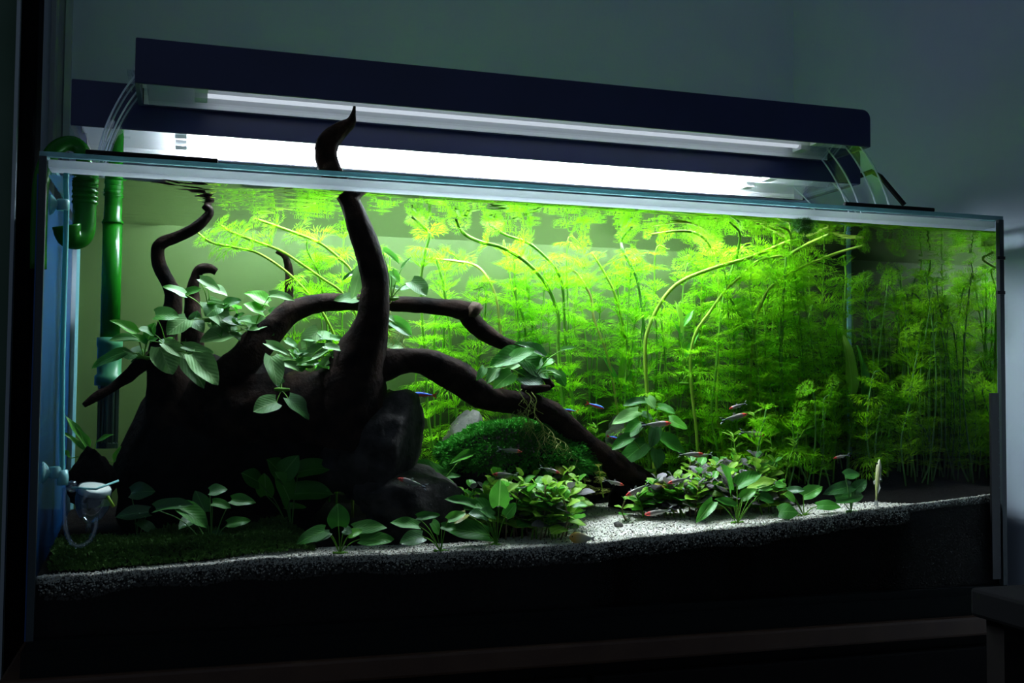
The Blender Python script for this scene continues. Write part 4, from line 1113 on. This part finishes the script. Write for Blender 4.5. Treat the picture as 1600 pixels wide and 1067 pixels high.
M['neon_tail'] = plain('reddish_fin', (.5, .05, .03), .4, .4, trans=.3)
M['ram'] = split_mat('yellow_body', 0, [(0, (.5, .5, .42)), (.45, (.55, .48, .25)), (.8, (.75, .42, .05)), (1, (.8, .42, .06))])
M['pale_fish'] = split_mat('pale_olive_body', 0, [(0, (.24, .27, .08)), (.6, (.36, .38, .16)), (1, (.5, .46, .32))])
def fish_body_mesh(name, hmax, wmax, m, peak=.6, tail_h=.25):
    rings, sides = 14, 12
    vs, fs = [], []
    for i in range(rings + 1):
        t = i / rings                         # 0 tail root, 1 nose
        if t < peak: h = tail_h + (1 - tail_h) * math.sin(.5 * math.pi * t / peak) ** 1.3
        else: h = max(.02, math.cos(.5 * math.pi * ((t - peak) / (1 - peak)) ** 1.25)) ** .75
        for k in range(sides):
            a = 2 * math.pi * k / sides
            vs.append((t - .38, math.sin(a) * h * wmax * .5 * (1 if t > .3 else .6 + 1.3 * t), math.cos(a) * h * hmax * .5))
    for i in range(rings):
        for k in range(sides):
            k2 = (k + 1) % sides
            fs.append((i*sides+k, i*sides+k2, (i+1)*sides+k2, (i+1)*sides+k))
    fs.append(tuple(range(sides - 1, -1, -1))); fs.append(tuple(rings*sides+k for k in range(sides)))
    me = mesh_from(name, vs, fs); me.materials.append(m); return me
def fin_mesh(name, outline, m, th=.008):
    n = len(outline)
    vs = [(x, -th, z) for x, z in outline] + [(x, th, z) for x, z in outline]
    fs = [tuple(range(n)), tuple(range(2*n-1, n-1, -1))] + [(i, n+i, n+(i+1)%n, (i+1)%n) for i in range(n)]
    me = mesh_from(name, vs, fs, False); me.materials.append(m); return me
def eye_mesh(x, z, w, r, m):
    b = MB()
    for s in (-1, 1): b.lathe((x, s * w, z), [(0, .35*r), (r*.6, .28*r), (r, 0), (r*.6, -.2*r)], Vector((0, s, 0)), 10)
    me = mesh_from('eyes', b.v, b.f); me.materials.append(m); return me
def proto(h, w, body, tailm, finm, peak=.6, th=.25, tail_len=.22, tail_h=.14):
    d = {}
    d['body'] = fish_body_mesh('body', h, w, body, peak, th)
    d['tail_fin'] = fin_mesh('tail_fin', [(-.36, .04), (-.38 - tail_len, tail_h), (-.38 - tail_len * .55, .0), (-.38 - tail_len, -tail_h), (-.36, -.04)], tailm)
    d['dorsal_fin'] = fin_mesh('dorsal_fin', [(.16, h * .44), (.06, h * .44 + .10), (.0, h * .44 + .07), (.02, h * .40)], finm, .004)
    d['anal_fin'] = fin_mesh('anal_fin', [(.04, -h * .42), (-.06, -h * .42 - .07), (-.20, -h * .25 - .02), (-.20, -h * .20)], finm, .004)
    d['pelvic_fin'] = fin_mesh('pelvic_fin', [(.22, -h * .45), (.13, -h * .45 - .07), (.12, -h * .43)], finm, .004)
    d['eyes'] = eye_mesh(.50, h * .07, w * .36, .028, M['eye'])
    return d
RUM = proto(.21, .13, M['rummy'], M['rummy_tail'], M['fin'])
NEO = proto(.22, .13, M['neon'], M['neon_tail'], M['fin'])
RAM = proto(.50, .18, M['ram'], M['fin'], M['fin'], .62, .3)
OTO = proto(.15, .12, M['pale_fish'], M['fin'], M['fin'], .7, .35, .14, .08)
def fish(pr, nose, tail, Y, label, cat='fish', group=None, dY=0.0, name='fish', z_lock=None):
    a, z = at(*nose, Y), at(*tail, Y + dY)
    d = a - z; L = d.length; d.normalize()
    c = z + (a - z) * (.6 / 1.22)
    up = Vector((0, 0, 1)); up = (up - d * up.dot(d))
    if up.length < .4: up = Vector((0, 1, 0)) - d * d.y
    up.normalize(); s = up.cross(d)
    P = bpy.data.objects.new(name, None); COL.objects.link(P); P.empty_display_size = .01
    mw = Matrix.Identity(4); k = L / 1.22
    for i in range(3):
        mw[i][0], mw[i][1], mw[i][2], mw[i][3] = d[i] * k, s[i] * k, up[i] * k, c[i]
    P.matrix_world = mw
    tag(P, label, cat, group)
    for nm, me in pr.items():
        o = bpy.data.objects.new(nm, me); COL.objects.link(o); o.parent = P
    return P
RL = [((621,747),(668,761),.035,'red-nosed silver fish in front of the black rocks, facing left'),
      ((816,706),(776,701),.09,'red-nosed silver fish passing the moss mound, facing right'),
      ((1049,661),(1000,664),.10,'red-nosed silver fish crossing in front of the tall broad-leaved plant'),
      ((1139,639),(1167,629),.12,'red-nosed fish partly behind another above the right bush, facing left'),
      ((1168,647),(1125,657),.10,'red-nosed silver fish above the right bush, pointing up and right'),
      ((1197,680),(1155,674),.10,'red-nosed silver fish above the right bush, pointing down and right'),
      ((1099,709),(1059,710),.08,'red-nosed silver fish right of the broad-leaved plant, facing right'),
      ((1082,713),(1114,709),.11,'faint silver fish tail to tail behind another, facing left'),
      ((1043,755),(1080,746),.055,'red-nosed silver fish in front of the mauve leaves, facing left'),
      ((977,775),(1016,755),.07,'red-nosed fish diving left over the clearing'),
      ((1007,804),(1051,796),.05,'red-nosed silver fish lowest over the white sand, facing left'),
      ((975,758),(942,749),.09,'greenish fish below the driftwood arch, facing right'),
      ((875,739),(842,729),.07,'red-nosed fish above the central bush, facing right'),
      ((769,741),(811,742),.07,'dim red-nosed fish above the central bush, facing left'),
      ((1302,716),(1328,710),.08,'tiny faint fish in the dark right corner')]
for a, z, Y, lb in RL: fish(RUM, a, z, Y, lb, dY=rng.uniform(-.01, .01), name='tetra')
for a, z, Y, lb in [((644,615),(683,618),.13,'blue and red fish seen through the driftwood arch'),
      ((944,638),(915,629),.17,'blue and red fish right of the arch, facing right'),
      ((878,640),(905,643),.17,'blue and red fish just above the falling branch, facing left'),
      ((766,608),(787,605),.17,'small blue and red fish peeping over the arch'),
      ((989,641),(966,649),.17,'blue and red fish half hidden by the broad leaves'),
      ((968,686),(948,681),.17,'dark little blue fish beside the dark stone')]: fish(NEO, a, z, Y, lb, name='tetra')
g = on_ground(905, 851)
fish(RAM, (889,839), (931,842), g.y, 'small yellow fish resting on the sand by the central bush')
fish(OTO, (1374,717), (1368,797), .012, 'pale slender fish clinging upright to the front glass')

# ------------------------------------------------------------------ raise everything so the floor lies at z = 0
for o in list(S.objects):
    if o.parent is None:
        o.location.z -= FLOOR
